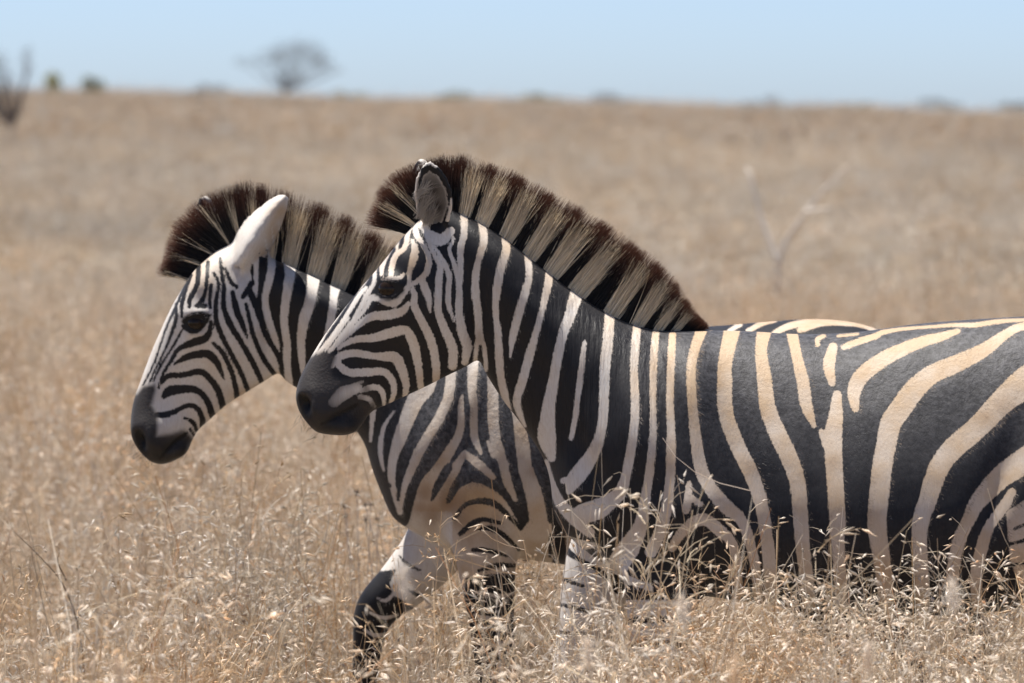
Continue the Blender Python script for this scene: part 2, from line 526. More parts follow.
def make_fur(spec, root, co, q, nr, f, tan, skin, dirt, painted_sheen, eb, n):
    """short lying coat hair: one thin blade each, coloured by the stripe it grows from"""
    ch = spec['chart']
    a = co[q[:, 0]]; d1 = co[q[:, 2]] - a; d2 = co[q[:, 3]] - co[q[:, 1]]
    ar = np.linalg.norm(np.cross(d1, d2), axis=1) / 2
    ce = co[q].mean(1)
    w = ar * np.where(ce[:, 1] < 0.05, 1.0, 0.25) * (ce[:, 2] > 0.45)
    hx, hz = ch.P(*spec['head_c'])
    hd = np.hypot(ce[:, 0] - hx, ce[:, 2] - hz) < 0.30
    w = np.where(hd, w * 1.8, w)
    fi = rng.choice(len(q), n, p=w / w.sum())
    u, v = rng.random(n)[:, None], rng.random(n)[:, None]
    c = q[fi]
    bil = lambda arr: (arr[c[:, 0]] * (1 - u) * (1 - v) + arr[c[:, 1]] * u * (1 - v) + arr[c[:, 2]] * u * v + arr[c[:, 3]] * (1 - u) * v)
    p = bil(co); nn = bil(nr); nn /= np.linalg.norm(nn, axis=1)[:, None] + 1e-9
    g = lambda arr: bil(arr[:, None])[:, 0]
    ff = g(f) + rng.normal(0, .0011, n); tn = np.clip(g(tan) + rng.normal(0, .15, n), 0, 1); sk = g(skin); dt = g(dirt); ds = g(painted_sheen); e_ = g(eb.astype(float))
    x = p[:, 0]
    neck_x = ch.P(*spec['neck_end'])[0]
    tb = np.clip((x - neck_x) / .25 + .5, 0, 1)[:, None]
    head = (np.hypot(p[:, 0] - hx, p[:, 2] - hz) < 0.27)[:, None]
    d = np.array([.25, 0, -1.0]) * (1 - tb) + np.array([1.0, 0, -.75]) * tb
    d = np.where(head, np.array([-.45, 0, -.8]), d)
    d = d + rng.normal(0, .13, (n, 3)) + 0.35 * np.stack([np.sin(p[:, 0] * 31 + p[:, 2] * 17), 0 * x, np.sin(p[:, 2] * 37 - p[:, 0] * 13)], 1)
    d -= nn * (d * nn).sum(1)[:, None]; d /= np.linalg.norm(d, axis=1)[:, None] + 1e-9
    sd = np.cross(nn, d) + nn * rng.normal(0, .25, (n, 1)); sd /= np.linalg.norm(sd, axis=1)[:, None] + 1e-9
    L = np.where(head[:, 0], rng.uniform(.004, .007, n), rng.uniform(.009, .016, n))[:, None]
    L = np.where(sk[:, None] > .3, L * .5, L)
    wd = rng.uniform(.00028, .0005, n)[:, None]
    lift = rng.uniform(.015, .07, n)[:, None]
    p0 = p - nn * .0006
    V = np.stack([p0 - sd * wd, p0 + sd * wd, p0 + d * L + nn * L * lift], 1).reshape(-1, 3)
    white = np.array([.66, .625, .59]); tanc = np.array([.47, .335, .215])
    cw = (white + (tanc - white) * tn[:, None]) * rng.uniform(.72, 1.12, (n, 1))
    cw = cw + (np.array([.22, .135, .08]) - cw) * dt[:, None]
    cb = np.array([.010, .010, .012]) * rng.uniform(.5, 2.0, (n, 1)) + np.array([.15, .148, .16]) * (ds * rng.random(n) ** 2.2)[:, None]  # second term paints the sunlit sheen onto black hairs
    C = np.where((ff > 0)[:, None], cw, cb)
    C = C + (np.array([.035, .031, .029]) * rng.uniform(.5, 1.6, (n, 1)) - C) * np.clip(sk, 0, 1)[:, None]
    keep = e_ < .2
    V = V.reshape(n, 3, 3)[keep].reshape(-1, 3); C = C[keep]
    F = np.arange(len(V), dtype=np.int32).reshape(-1, 3)
    o = mesh_obj('coat_hair', V, F, HAIR, root, smooth=False)
    cattr(o.data, 'col', np.repeat(C, 3, axis=0))

def make_mane(ch, parent, path, whites, n, ybase, streak=0.0, streak_max=0, wlen=(.70, .92)):
    """path: root px,py, tip px,py ; whites: (root px, half width px)"""
    P = np.array(path, float)
    R0 = ch.pts(P[:, :2]); T0 = ch.pts(P[:, 2:])
    s = np.concatenate([[0], np.cumsum(np.linalg.norm(np.diff(R0, axis=0), axis=1))])
    u = rng.uniform(0, s[-1], n)
    ip = lambda arr: np.stack([np.interp(u, s, arr[:, k]) for k in (0, 1)], 1)
    # smooth the path by dense catmull
    dense = catmull(np.concatenate([R0, T0, P[:, :2]], 1), 8)
    sdn = np.concatenate([[0], np.cumsum(np.linalg.norm(np.diff(dense[:, :2], axis=0), axis=1))])
    u = rng.uniform(0, sdn[-1], n)
    g = lambda k: np.interp(u, sdn, dense[:, k])
    rx, rz, tx, tz, rpx = g(0), g(1), g(2), g(3), g(4)
    y = rng.uniform(-1, 1, n)
    endtap = np.clip(np.minimum(u / 0.06, (sdn[-1] - u) / 0.10), 0.25, 1)
    ry = y * ybase * (0.5 + 0.5 * endtap)
    # white tufts
    wn = np.zeros(n); fan = np.zeros(n)
    for (c, hw) in whites:
        wn = np.maximum(wn, (np.abs(rpx - c + rng.normal(0, 0.5, n)) < hw).astype(float))
        fan = np.where(np.abs(rpx - c) < hw + 1.5, (rpx - c) * 0.010, fan)
    if streak > 0:
        sx = np.sin(rpx * 1.1) + np.sin(rpx * 0.47 + 1) + rng.normal(0, 0.25, n)
        wn = np.maximum(wn, ((sx > streak) & (rpx < streak_max)).astype(float))
    inner = np.abs(y) < 0.30
    wn = np.where(inner & (rng.random(n) < 0.95), 0, wn)
    clump = np.sin(u * 160 + np.sin(u * 61) * 2) * 0.5 + 0.5
    ln = np.where(wn > 0, rng.uniform(*wlen, n), rng.uniform(0.84, 1.06, n)) * (0.965 + 0.04 * clump)
    ln = np.where(inner, ln * 1.03, ln)
    dx, dz = (tx - rx), (tz - rz)
    lean = rng.normal(0, 0.035, n) + (clump - 0.5) * 0.05 * (wn < .5) - fan
    dx2 = dx * ln - dz * lean; dz2 = dz * ln + dx * lean
    roots = np.stack([rx - dx * 0.10, ry, rz - dz * 0.10 - 0.002], 1)
    # roots on the sides sit lower on the crest
    roots[:, 2] -= np.abs(y) ** 2 * 0.010
    tips = np.stack([rx + dx2, ry * 0.75 + rng.normal(0, 0.006, n), rz + dz2], 1)
    dark = np.array([0.012, 0.011, 0.012]); brown = np.array([0.10, 0.036, 0.020]); wh = np.array([0.86, 0.72, 0.52])
    tan = np.array([0.42, 0.29, 0.17])
    vr = rng.uniform(0.75, 1.2, (n, 1))
    c0 = np.where(wn[:, None] > 0, wh * vr, dark * vr)
    c1 = np.where(wn[:, None] > 0, np.where(rng.random((n, 1)) < .75, wh * vr * .95, tan), brown * vr)
    V, F, C = strands(roots, tips, rng.uniform(0.0006, 0.0010, n), c0, c1)
    o = mesh_obj('mane', V, F, HAIR, parent, smooth=True)
    cattr(o.data, 'col', C)
    return o

def make_eye(ch, parent, px, py, y, r):
    x, z = ch.P(px, py)
    u = np.linspace(0, np.pi, 14); th = np.linspace(0, 2 * np.pi, 24, endpoint=False)
    for sgn in (-1, 1):
        B = Builder()
        B.ellipsoid((0, 0, 0), (r * 1.08, r * 0.92, r * 0.92), 0, 14)
        o = mesh_obj('eye', B.v, B.f, EYE, parent)
        o.location = (x, sgn * y, z)

def surface_y(uv, co, c, rad=0.006):
    d = np.hypot(uv[:, 0] - c[0], uv[:, 1] - c[1])
    s = (d < rad) & (co[:, 1] < 0)
    return -co[s, 1].min() if s.any() else 0.09

def make_zebra(spec, root):
    ch = spec['chart']
    B = Builder()
    for st in spec['lofts']: B.loft(ch, st)
    for q in spec['tubes']:
        pts = [(*ch.P(p[0], p[1]), p[2], p[3], p[4]) for p in q]
        B.tube([(p[0], p[2], p[1], p[3], p[4]) for p in pts])
    for (px, py, y, rx, ry, rz, rot) in spec['lumps']:
        x, z = ch.P(px, py)
        B.ellipsoid((x, y, z), (rx, ry, rz), math.radians(rot))
    earpts = []
    for e in spec['ears']:
        a = ch.P(*e['base']); b = ch.P(*e['tip'])
        earpts.append(ear_shell(B, a, b, e['w'], e['y'], e['bulge'], e['open'], bend=e.get('bend', 0), wprof=e.get('wprof')))
    co, q, ed = remesh(B, spec.get('voxel', 0.0048))
    # smoothing, gentle on the thin ears and the head
    uv = ch.chart(co)
    ep = np.concatenate(earpts)
    eb = np.zeros(len(co), bool)
    lo, hi = ep.min(0) - .02, ep.max(0) + .02
    cand = np.where(((co > lo) & (co < hi)).all(1))[0]
    if len(cand):
        dm = np.full(len(cand), 9.0)
        for k in range(0, len(ep), 4):
            dm = np.minimum(dm, np.linalg.norm(co[cand] - ep[k], axis=1))
        eb[cand[dm < 0.013]] = True
    hx, hz = ch.P(*spec['head_c'])
    head = np.clip((np.hypot(uv[:, 0] - hx, uv[:, 1] - hz) - 0.26) / 0.08, 0, 1)
    leg = np.clip((0.60 - co[:, 2]) / 0.1, 0, 1)
    w_all = np.where(eb, 0.25, 1.0)
    co = smooth_np(co, ed, 8, w_all)
    co = smooth_np(co, ed, 50, np.where(eb, 0, head * (1 - 0.8 * leg)))
    co = smooth_np(co, ed, 14, np.where(eb, 0, 1 - head))
    uv = ch.chart(co)
    nr = normals_np(co, q)
    co = brush(ch, co, nr, uv, spec['brushes'])
    nr = normals_np(co, q)
    co = brush(ch, co, nr, uv, spec['brushes2'])
    co = smooth_np(co, ed, 2, np.where(eb, 0.2, 1.0))
    uv = ch.chart(co)
    nr = normals_np(co, q)
    m = mesh_obj('body', co, q, COAT, root)
    f = paint(ch, uv, spec['paint'])
    # ears painted apart from the body behind them
    if 'ear_paint' in spec:
        fe = paint(ch, uv, spec['ear_paint'])
        f = np.where(eb, fe, f)
    fattr(m.data, 'stripe', f)
    def blob(L):
        a = np.zeros(len(uv)); s = ch.scale()
        for (px, py, r, amt) in L:
            c = ch.P(px, py)
            a = np.maximum(a, amt * np.exp(-((uv[:, 0] - c[0]) ** 2 + (uv[:, 1] - c[1]) ** 2) / (r * s) ** 2))
        return a
    tan = spec['tan'](uv, co, ch)
    fattr(m.data, 'tan', np.where(eb, blob(spec['ear_tan_shade']), tan))  # tan coat; on the rear zebra's ear the tint also imitates shade
    fattr(m.data, 'dirt', blob(spec['dirt']))
    fattr(m.data, 'painted_sheen', spec['painted_sheen'](uv, co, ch))
    fattr(m.data, 'folds', spec['folds'](uv, co, ch))
    sk = np.clip(poly_sd(ch, uv, spec['muzzle']) / 0.010 + 0.5, 0, 1)
    for (px, py, r, amt) in spec['skin_white']:
        c = ch.P(px, py)
        sk *= 1 - amt * np.exp(-((uv[:, 0] - c[0]) ** 2 + (uv[:, 1] - c[1]) ** 2) / (r * ch.scale()) ** 2)
    sk = np.where(eb, np.clip(poly_sd(ch, uv, spec['ear_in']) / 0.006, 0, 1) * 0.75 if spec.get('ear_in') else 0, sk)
    fattr(m.data, 'skin', sk)
    hol = blob(spec['hollow'])
    for ln in spec['dark_lines']:
        ix, d = stroke_sd(ch, uv, ln)
        hol[ix] = np.maximum(hol[ix], np.clip(d / 0.004 + 0.6, 0, 1))
    fattr(m.data, 'hollow', np.clip(hol * 1.6, 0, 1) * np.where(eb, 0, 1) + np.where(eb, np.clip(blob(spec['ear_dark']), 0, 1), 0))
    make_fur(spec, root, co, q, nr, f, np.where(eb, 0, tan), sk, blob(spec['dirt']), spec['painted_sheen'](uv, co, ch), eb, 420000)
    # eyes
    px, py, r = spec['eye']
    c = ch.P(px, py)
    ys = surface_y(uv, co, c) + spec.get('eye_out', -0.0145)
    k = (ch.D - ys) / ch.D
    B2 = Builder(); B2.ellipsoid((0, 0, 0), (r * 1.12, r, r * 0.95), 0, 14)
    x = (c[0] + ch.ox) * k - ch.ox; z = CAMZ + (c[1] - CAMZ) * k
    for sgn in (-1, 1):
        o = mesh_obj('eye', B2.v, B2.f, EYE, root); o.location = (x, sgn * ys, z)
    make_mane(ch, root, spec['mane'], spec['mane_white'], spec['mane_n'], spec['mane_y'], spec.get('streak', 0), spec.get('streak_max', 0), spec.get('wlen', (.70, .92)))
    # hair inside the ears, whiskers, tail tuft
    ro, ti, c0, c1 = [], [], [], []
    for (x0, y0, x1, y1, yy, col) in spec['ear_hair']:
        for _ in range(70):
            j = rng.normal(0, 2.6, 4)
            a = ch.P(x0 + j[0], y0 + j[1]); b = ch.P(x1 + j[2] * 1.6, y1 + j[3] * 1.6)
            ro.append((a[0], yy, a[1])); ti.append((b[0], yy - 0.012, b[1])); c0.append(col); c1.append(col)
    if ro:
        V, F, C = strands(np.array(ro), np.array(ti), np.full(len(ro), 0.0006), np.array(c0), np.array(c1))
        o = mesh_obj('ear_hair', V, F, HAIR, root); cattr(o.data, 'col', C)
    for (px_, py_, yy) in spec['whiskers']:
        ro, ti, c0, c1 = [], [], [], []
        for _ in range(22):
            j = rng.normal(0, 5, 2)
            a = ch.P(px_ + j[0], py_ + j[1]); y_ = -yy + abs(rng.normal(0, .006))
            ro.append((a[0], y_, a[1])); ti.append((a[0] + rng.normal(-.008, .010), y_ - rng.uniform(.0, .02), a[1] - rng.uniform(.006, .024))); c0.append((.05, .045, .04)); c1.append((.09, .08, .07))
        V, F, C = strands(np.array(ro), np.array(ti), np.full(len(ro), 0.00035), np.array(c0), np.array(c1))
        o = mesh_obj('whiskers', V, F, HAIR, root); cattr(o.data, 'col', C)
    tx, ty, bx, by = spec['tail']
    n = 700
    a = np.array(ch.P(tx, ty)); b = np.array(ch.P(bx, by))
    t = rng.random(n)
    ro = np.stack([a[0] + (b[0] - a[0]) * t * .5, rng.normal(0, .012, n), a[1] + (b[1] - a[1]) * t * .5], 1)
    ti = np.stack([b[0] + rng.normal(0, .03, n), rng.normal(0, .03, n), b[1] + rng.normal(0, .05, n)], 1)
    k0 = np.tile(np.array([[.02, .017, .016]]), (n, 1))
    V, F, C = strands(ro, ti, np.full(n, .0009), k0, k0 * 1.6)
    o = mesh_obj('tail_tuft', V, F, HAIR, root); cattr(o.data, 'col', C)
    return m

def W_(*p): return ('W', p)
def B_(*p): return ('B', p)

# ------------------------------------------------------------------ front zebra
CHF = Chart(12.0, 800)
front = empty('zebra', (CHF.ox, 12.0, 0))
tag(front, 'nearer zebra with brown tipped mane, its flank running out of the picture on the right', 'zebra', 'two zebras walking in tall dry grass')

F_head = [
 (452, 203, 492, 330, .066, .8, 0), (438, 209, 484, 350, .078, .75, -.15), (422, 217, 474, 362, .090, .7, -.25), (407, 232, 462, 369, .100, .60, -.46),
 (392, 250, 447, 376, .104, .58, -.52), (377, 269, 428, 386, .098, .60, -.52), (363, 285, 411, 394, .085, .65, -.46), (349, 302, 396, 401, .069, .75, -.25),
 (335, 320, 383, 407, .058, .8, -.15), (322, 338, 373, 411, .052, .8, -.05), (311, 356, 366, 419, .051, .75, 0), (302, 372, 360, 429, .054, .72, 0),
 (296, 389, 349, 435, .056, .7, 0), (296, 402, 332, 435, .050, .7, 0), (300, 414, 316, 433, .034, .8, 0)]
F_trunk = [
 (448, 208, 468, 320, .058, .85, -.15), (462, 213, 476, 348, .070, .75, -.32), (482, 223, 484, 370, .080, .70, -.42), (507, 239, 493, 386, .092, .70, -.44), (551, 274, 505, 404, .108, .72, -.40),
 (590, 302, 525, 430, .128, .75, -.30), (625, 321, 546, 465, .155, .8, -.18), (662, 330, 557, 508, .185, .85, -.02), (702, 330, 588, 553, .214, .82, .06), (750, 331, 655, 585, .238, .76, .18),
 (800, 334, 745, 600, .262, .70, .26), (856, 332, 835, 609, .284, .66, .32), (916, 324, 912, 613, .296, .66, .32), (980, 319, 985, 610, .296, .66, .30), (1040, 316, 1050, 596, .286, .68, .22),
 (1100, 318, 1105, 572, .268, .7, .12), (1155, 330, 1150, 545, .235, .75, 0), (1198, 356, 1195, 515, .18, .8, 0), (1222, 395, 1218, 470, .08, .9, 0)]
F_legs = [
 # near fore, far fore, near hind, far hind  (px, py, y, r in plane, r across)
 [(668, 500, -.13, .105, .055), (662, 575, -.135, .085, .062), (657, 640, -.13, .060, .052), (655, 700, -.125, .046, .044), (655, 756, -.12, .042, .040), (656, 800, -.12, .028, .028), (658, 860, -.12, .026, .026), (658, 898, -.12, .034, .032), (650, 925, -.12, .030, .030), (646, 940, -.12, .045, .042), (642, 960, -.12, .055, .050)],
 [(640, 500, .13, .100, .055), (605, 570, .12, .085, .055), (585, 640, .115, .060, .050), (570, 700, .11, .046, .044), (560, 752, .11, .042, .040), (556, 800, .11, .028, .028), (556, 860, .11, .026, .026), (556, 898, .11, .034, .032), (548, 925, .11, .030, .030), (544, 940, .11, .045, .042), (540, 960, .11, .055, .050)],
 [(1125, 420, -.12, .17, .10), (1092, 500, -.155, .15, .10), (1075, 560, -.16, .125, .085), (1095, 620, -.15, .085, .062), (1130, 680, -.14, .055, .045), (1150, 722, -.13, .046, .040), (1150, 780, -.13, .032, .030), (1145, 850, -.13, .028, .028), (1140, 895, -.13, .035, .033), (1130, 925, -.13, .032, .030), (1126, 940, -.13, .046, .042), (1122, 960, -.13, .055, .050)],
 [(1125, 420, .12, .17, .10), (1105, 500, .155, .15, .10), (1105, 560, .16, .125, .085), (1140, 620, .15, .085, .062), (1185, 680, .14, .055, .045), (1210, 722, .13, .046, .040), (1215, 780, .13, .032, .030), (1215, 850, .13, .028, .028), (1212, 895, .13, .035, .033), (1204, 925, .13, .032, .030), (1200, 940, .13, .046, .042), (1196, 960, .13, .055, .050)],
 [(1200, 375, 0, .05, .05), (1228, 400, 0, .032, .032), (1242, 460, 0, .024, .024), (1246, 540, 0, .020, .020), (1245, 600, 0, .016, .016)]]
F_lumps = [(668, 470, -.10, .13, .115, .21, 12), (668, 470, .10, .13, .115, .21, 12), (600, 500, 0, .10, .13, .10, 0)]
F_ears = [
 dict(base=(437, 232), tip=(429, 161), w=.0385, y=(-.060, -.098), bulge=.030, open=0.0, bend=.002),
 dict(base=(432, 228), tip=(420, 159), w=.036, y=(.060, .105), bulge=-.030, open=0.0)]
F_brush = [
 (389, 284, 24, 15, -20, .007), (396, 268, 16, 9, -50, -.006), (370, 318, 34, 9, 55, .005), (440, 322, 40, 46, 0, .008), (404, 352, 22, 26, 40, -.006),
 (352, 352, 22, 14, 50, -.004), (344, 392, 24, 16, 20, .006), (310, 394, 16, 18, 0, .007), (345, 426, 16, 9, 5, .006), (475, 330, 7, 34, 0, -.008),
 (640, 430, 22, 60, 15, .017), (738, 450, 18, 90, 12, -.016), (694, 385, 26, 55, 12, .014), (664, 385, 10, 60, 12, -.009), (590, 470, 16, 50, 25, -.014), (700, 505, 34, 26, 0, .012), (622, 545, 10, 40, -20, -.008), (820, 470, 16, 80, 0, -.004), (860, 470, 16, 80, 4, .004), (550, 300, 60, 14, -38, -.006),
 (530, 360, 14, 70, 35, -.006), (1000, 480, 22, 90, -20, -.018), (900, 480, 60, 70, 0, .006), (660, 520, 40, 30, 0, .010)]
F_brush2 = [(305, 404, 7, 10, 20, -.022), (314, 408, 4.5, 10, 25, .008), (296,403,5,9,10,.004), (300, 396, 8, 6, 30, .004), (338,416,17,2.6,28,-.009), (345,427,14,6,12,.006), (325,412,9,8,20,.004),
            (389, 278, 15, 3.2, -4, .004), (389, 289.5, 12, 7, -8, -.006), (390, 299, 14, 3, 14, .003)]
F_paint = [
 # head
 W_((388,248,4),(380,259,4),(375,269,4),(374,283,4),(367,294,5),(362.6,304,5),(352,321.6,4),(340,337,3.5),(329,352,3)),
 W_((399,235,4),(392,246,4),(385,259,4.5),(382,267,5),(381.5,275,3)),
 W_((405,228,5),(400,235,4),(397,243,4),(397,250,2)),
 W_((413,220,5),(408,233,5),(405,247,5),(396,255,5.5),(392,266,6),(391,276,4)),
 W_((412,240,3),(415,249,7),(413,261,7.5),(410,270,5),(409,284,4)),
 W_((416,222,5),(416,233,6),(422,243,5),(428,254,5),(429,263,6),(426,273,6),(419,280,5.5),(409,286,4.5),(399,293,4.5),(391,301,5)),
 W_((382,279,3),(391,278.5,3.5),(400,277.5,4),(404,274,3)),
 W_((421,222,9),(427,232,8),(430,245,5),(435,256,4),(440,266,6),(439,279,7),(438.3,293,7),(438.6,313,7.5),(445.6,331,9),(452.6,348.6,9.5),(452.6,366,9)),
 W_((433,245,2.5),(442,259,4.5),(449,275,5.5),(448.3,293,5.5),(448.5,305,5),(454,321,2)),
 W_((454,239,3.5),(449.5,250,3.5),(455,267,5),(459.2,286,6),(459,311,8),(462,331,9.5),(467,346,9.5),(465,362,7)),
 W_((430,235,10),(441,240,12),(451,231,8)),
 W_((464,214,7),(464,234,7),(460.5,248,6.5),(460.5,273,6),(459,290,5.5)),
 W_((412,287,4),(414.5,296,6),(415,307.6,7.5),(425.7,328.7,8.5),(432.7,346,8.5),(436,366,8),(436,380,7)),
 W_((421,279,6),(425,288,8),(428,297,7),(430.5,313,2)),
 W_((368,298,5),(379,298,8),(391,303,8),(398,301.5,6),(407,290,4.5)),
 W_((408,304,5),(402.5,311,8),(389.6,314.8,9.5),(372,316.5,8),(360,324,6),(346,336,5),(339,343,4),(331,350,4)),
 W_((338,349,2.5),(345,344,5),(355.6,339.5,6.5),(372,338,8),(384,335,9.5),(396,331.5,10),(406,330,8),(411,338,9.5),(415,349,9.5),(419,370,7.5),(421,388,6)),
 W_((332,367,3),(338,358,7),(350,353.5,7.5),(362,354,7.5),(374,356,6.5),(387,356.5,9.5),(396,358,10.5),(402,370,9.5),(406,384,7),(405,397,5)),
 W_((337,361,5),(340,366,7),(350,372.5,8),(369,372,8),(384,372,7.5),(392.5,381.5,7),(394,393,5.5),(391,402,4)),
 W_((361,390.5,5),(376,387,6),(383,394,5.5),(384,405,3)),
 W_((360,397,5),(369,399,5),(374,407,3.5)),
 W_((358,388,9),(344,393,14),(334,402,11)), W_((350,387,5),(362,381.7,2.5)),
 W_((375,259,3.5),(369,272,4.5),(362,284,5),(353,292,5),(337,314.6,5.5),(323,334.5,6),(311,356,6)),
 W_((366,288,4),(360,294,4.5),(345,318,4.2),(330,339,4),(318,354,4)),
 W_((348.6,318,2.3),(339,331,3),(325,351,3)),
 W_((371,298,5),(365,309,4),(351,326,4),(338,343,4),(330,351,3)),
 B_((379,288,5),(389,290,11),(401,289,6)),
 # neck
 W_((481.5,222,7.5),(484,239.5,7.5),(479,258.6,6.5),(475.6,276,7.5),(475.4,292,8),(478,312,7.5),(478.8,329.5,7.5),(480,341,8)),
 W_((478,340,5),(476.5,348,4.5),(475,362,4)), W_((482,340,4),(484.5,349,4.5),(486,370,4)),
 W_((505.7,238,8),(506,251,8),(500.5,269,8.5),(497,290,8.5),(495.6,309,6),(498,334,7),(499,356,8),(501,378,7.5),(505,396,7.5),(510,409,3)),
 W_((528,256,7),(529,276,7),(525.5,291,8),(520,309,8.5),(514.5,329.5,8),(511.5,345.7,5),(510,357,2)),
 W_((549.6,272,7.5),(547.4,288,8),(541.5,312,6),(536.4,331,6.5),(530.6,351.5,8.5),(523,379,9),(517,399,8),(519,412,6.5),(525,426,3)),
 W_((578,289,13),(576,296,13),(570,315,11),(563,334,9.5),(558.4,353,9.5),(554,378,10),(550,399,12),(547.4,419.5,15),(547,438.6,18),(551.8,458,8)),
 W_((584.7,342,4),(582,363,6),(579.4,384,6),(575,419.5,5.5),(571,438,5)),
 W_((610,310,9.5),(608,338.6,10.5),(605,365,10.5),(604,399,9.5),(602,425.7,9.5),(596,447,12),(585,466,16),(575,479,16),(569,491,7)),
 W_((578,478,12),(563,481,6)),
 W_((637,326,8),(634.5,356,8.5),(634,372,7.5),(635,399,8.5),(634,428.6,8.5),(630,455,9.5),(626,476,10),(620,492.5,13),(610,501,16),(599,508.6,20),(585,513,20),(574,514,10)),
 W_((655.7,333,7),(653.5,362,7.5),(653,399,6.5),(653,428.6,7),(651.5,455,8),(649,476,9),(645,501,10.5),(640,527,14),(628,549,22),(617,566,22)),
 W_((672.5,335,7),(671,362,7.5),(670,399,7.5),(671,428.6,8.5),(671,455,9.5),(670,479,9.5),(667,505.7,11),(660,532,12.5),(651,552,12)),
 W_((689,484,6),(688,498,8),(686,510,8)), W_((689,496,6),(700,504,6)),
 W_((702,329,11),(696,345,10),(691.7,363,9.5),(691,383,9.5),(693,410,9.5),(696,440,11.5),(702,472,13),(713.7,492.5,13.5),(728,508.6,14),(743,523,11),(755,565,10),(760,620,8)),
 W_((672,548,8),(680,535,10),(694.6,522,12),(706,520,12),(719.5,530.6,12),(733,545,10),(738,580,9),(735,630,6)),
 # barrel
 W_((732,330,16),(725.4,361,14),(724.7,383,15),(725.8,412,15),(735,440,15),(749,469,15),(757.6,491,14),(762,508.6,13),(766,532,13),(770,570,13),(772,640,10)),
 W_((764,332,14),(761,351,12),(764.5,380,14.5),(768,409,16),(778.6,435.7,17.5),(788,455,17.5),(797,480,16),(800,510,15.5),(803,550,14),(808,590,13),(812,650,10)),
 W_((792,333,11),(797,357,10.5),(803,382,12.5),(806.4,405,12),(814,426,4.5)),
 W_((837,395,9),(835.7,416.6,14.5),(833,438.6,18),(835,480,16.5),(837.6,519,16.5),(838,545,13),(841,590,12),(843,650,10)), W_((821,431,5),(827,446,8),(832,456,8)),
 W_((833,347,9),(829,364,12),(832,383,7)), W_((824,336,4),(818,339,5),(817.5,345,4.5)), W_((838,336,3),(858,334,2.5)),
 W_((844,347,6),(858.6,341.5,6.5),(876,336,6),(882,332.5,5),(902.5,329,3.5),(930,326.8,3),(955,325,4),(975,325,5),(998,321.5,4.5),(1030,320,3),(1060,322,3)),
 W_((855.5,409,7),(854,392,13.5),(861.5,376,15.5),(882,360,15),(905.5,348,12.5),(924.5,341,11),(940,337,9),(958,331,5)),
 W_((1065,322,9),(1024,326,8),(1006,334,9.5),(984,350,14),(956,364,17.5),(932.6,374,18.5),(915,389,21),(901,408,22),(891,423,21),(886,446,20),(882,468,20),(879,497,19.5),(877,526.6,19),(881.6,558,17),(886,600,15),(888,660,10)),
 W_((1100,345,24),(1062,362,30),(1030,380,32),(1004,400,25),(977,428,22),(959,443,22),(944,459,21),(935,477,20),(928,500,18),(921,520,17),(919.4,540,15),(922,590,14),(924,660,10)),
 W_((1115,400,30),(1070,432,30),(1030,458,27),(1006,473,23),(990,488,20),(977,503,16),(968,521,13),(959,541.5,13),(952,580,13),(955,640,10)),
 W_((1012,492,8),(1004,506,11),(991,524,10),(984,541,12),(976,580,12),(982,640,8)),
 # haunch and hind leg (thin dark bands on a pale thigh)
 ('PW', [(1006,512),(1040,490),(1120,470),(1200,470),(1215,560),(1200,700),(1060,700),(1010,560)]),
 B_((1004,545,3),(1022,541,4),(1060,530,10),(1120,520,14),(1180,520,14)), B_((1008,566,3),(1030,562,4),(1070,556,10),(1120,556,12),(1160,560,12)),
 B_((1014,529,3),(1040,518,4),(1075,500,9)), B_((1030,595,5),(1080,590,10),(1140,595,10)), B_((1050,625,6),(1100,622,10),(1150,630,9)),
 B_((1070,655,6),(1110,652,9),(1150,660,8)), B_((1090,680,6),(1130,680,8),(1170,690,8)),
 W_((1175,360,16),(1160,400,20),(1150,440,20),(1130,460,16)), W_((1212,380,10),(1205,430,14),(1200,470,14)),
 # lower legs
 ('PW', [(530,600),(700,600),(700,960),(530,960)]), ('PW', [(548,556),(590,572),(612,590),(614,604),(540,604)]),
 *[B_((620,y,3),(650,y-3,8),(690,y,6)) for y in (622,646,672,700,730,762,800)], *[B_((545,y,3),(580,y-3,6),(600,y,4)) for y in (700,730,762,800)],
 ('PW', [(1080,700),(1260,700),(1260,930),(1080,930)]),
 *[B_((1080,y,7),(1150,y-4,8),(1210,y+2,8),(1260,y,7)) for y in (706,734,762,800)],
 ('PB', [(500,905),(1260,905),(1260,975),(500,975)]),
 B_((550,592,2),(566,588,4),(584,592,4)), B_((548,618,2),(566,613,4),(590,617,4)), B_((548,640,3),(590,640,4)),
 # chest edge
 W_((546.6,461,4),(552,485,8),(562,505.7,11),(576.6,520,14),(590,533,10)), W_((572,541,5),(584,545,9),(594,545,5)),
 W_((556,530,7),(572,552,9),(598.6,566,9.5),(622,577,9),(650,588,6)),
]
def F_tan(uv, co, ch):
    px = (uv[:, 0] + ch.ox) * FPX / ch.D + 512
    py = 100 - (uv[:, 1] - CAMZ) * FPX / ch.D
    t = np.clip((px - 560) / 130, 0, 1) * np.clip((640 - py) / 60, 0, 1) * (0.66 + 0.38 * np.clip((440 - py) / 95, 0, 1))
    t = np.maximum(t, 0.5 * np.clip((px - 380) / 120, 0, 1) * np.clip(1 - (py - 215 - np.clip(px - 450, 0, 300) * .5) / 70, 0, 1))
    t = t * np.clip(1 - (py - 520) / 60 * np.clip((700 - px) / 60, 0, 1), 0, 1)
    # warm fur on the brow and along the jaw
    t = np.maximum(t, 0.7 * np.exp(-((px - 408) ** 2 + (py - 262) ** 2) / 26 ** 2))
    t = np.maximum(t, 0.6 * np.exp(-((px - 440) / 45) ** 2 - ((py - 378) / 9) ** 2))
    return t
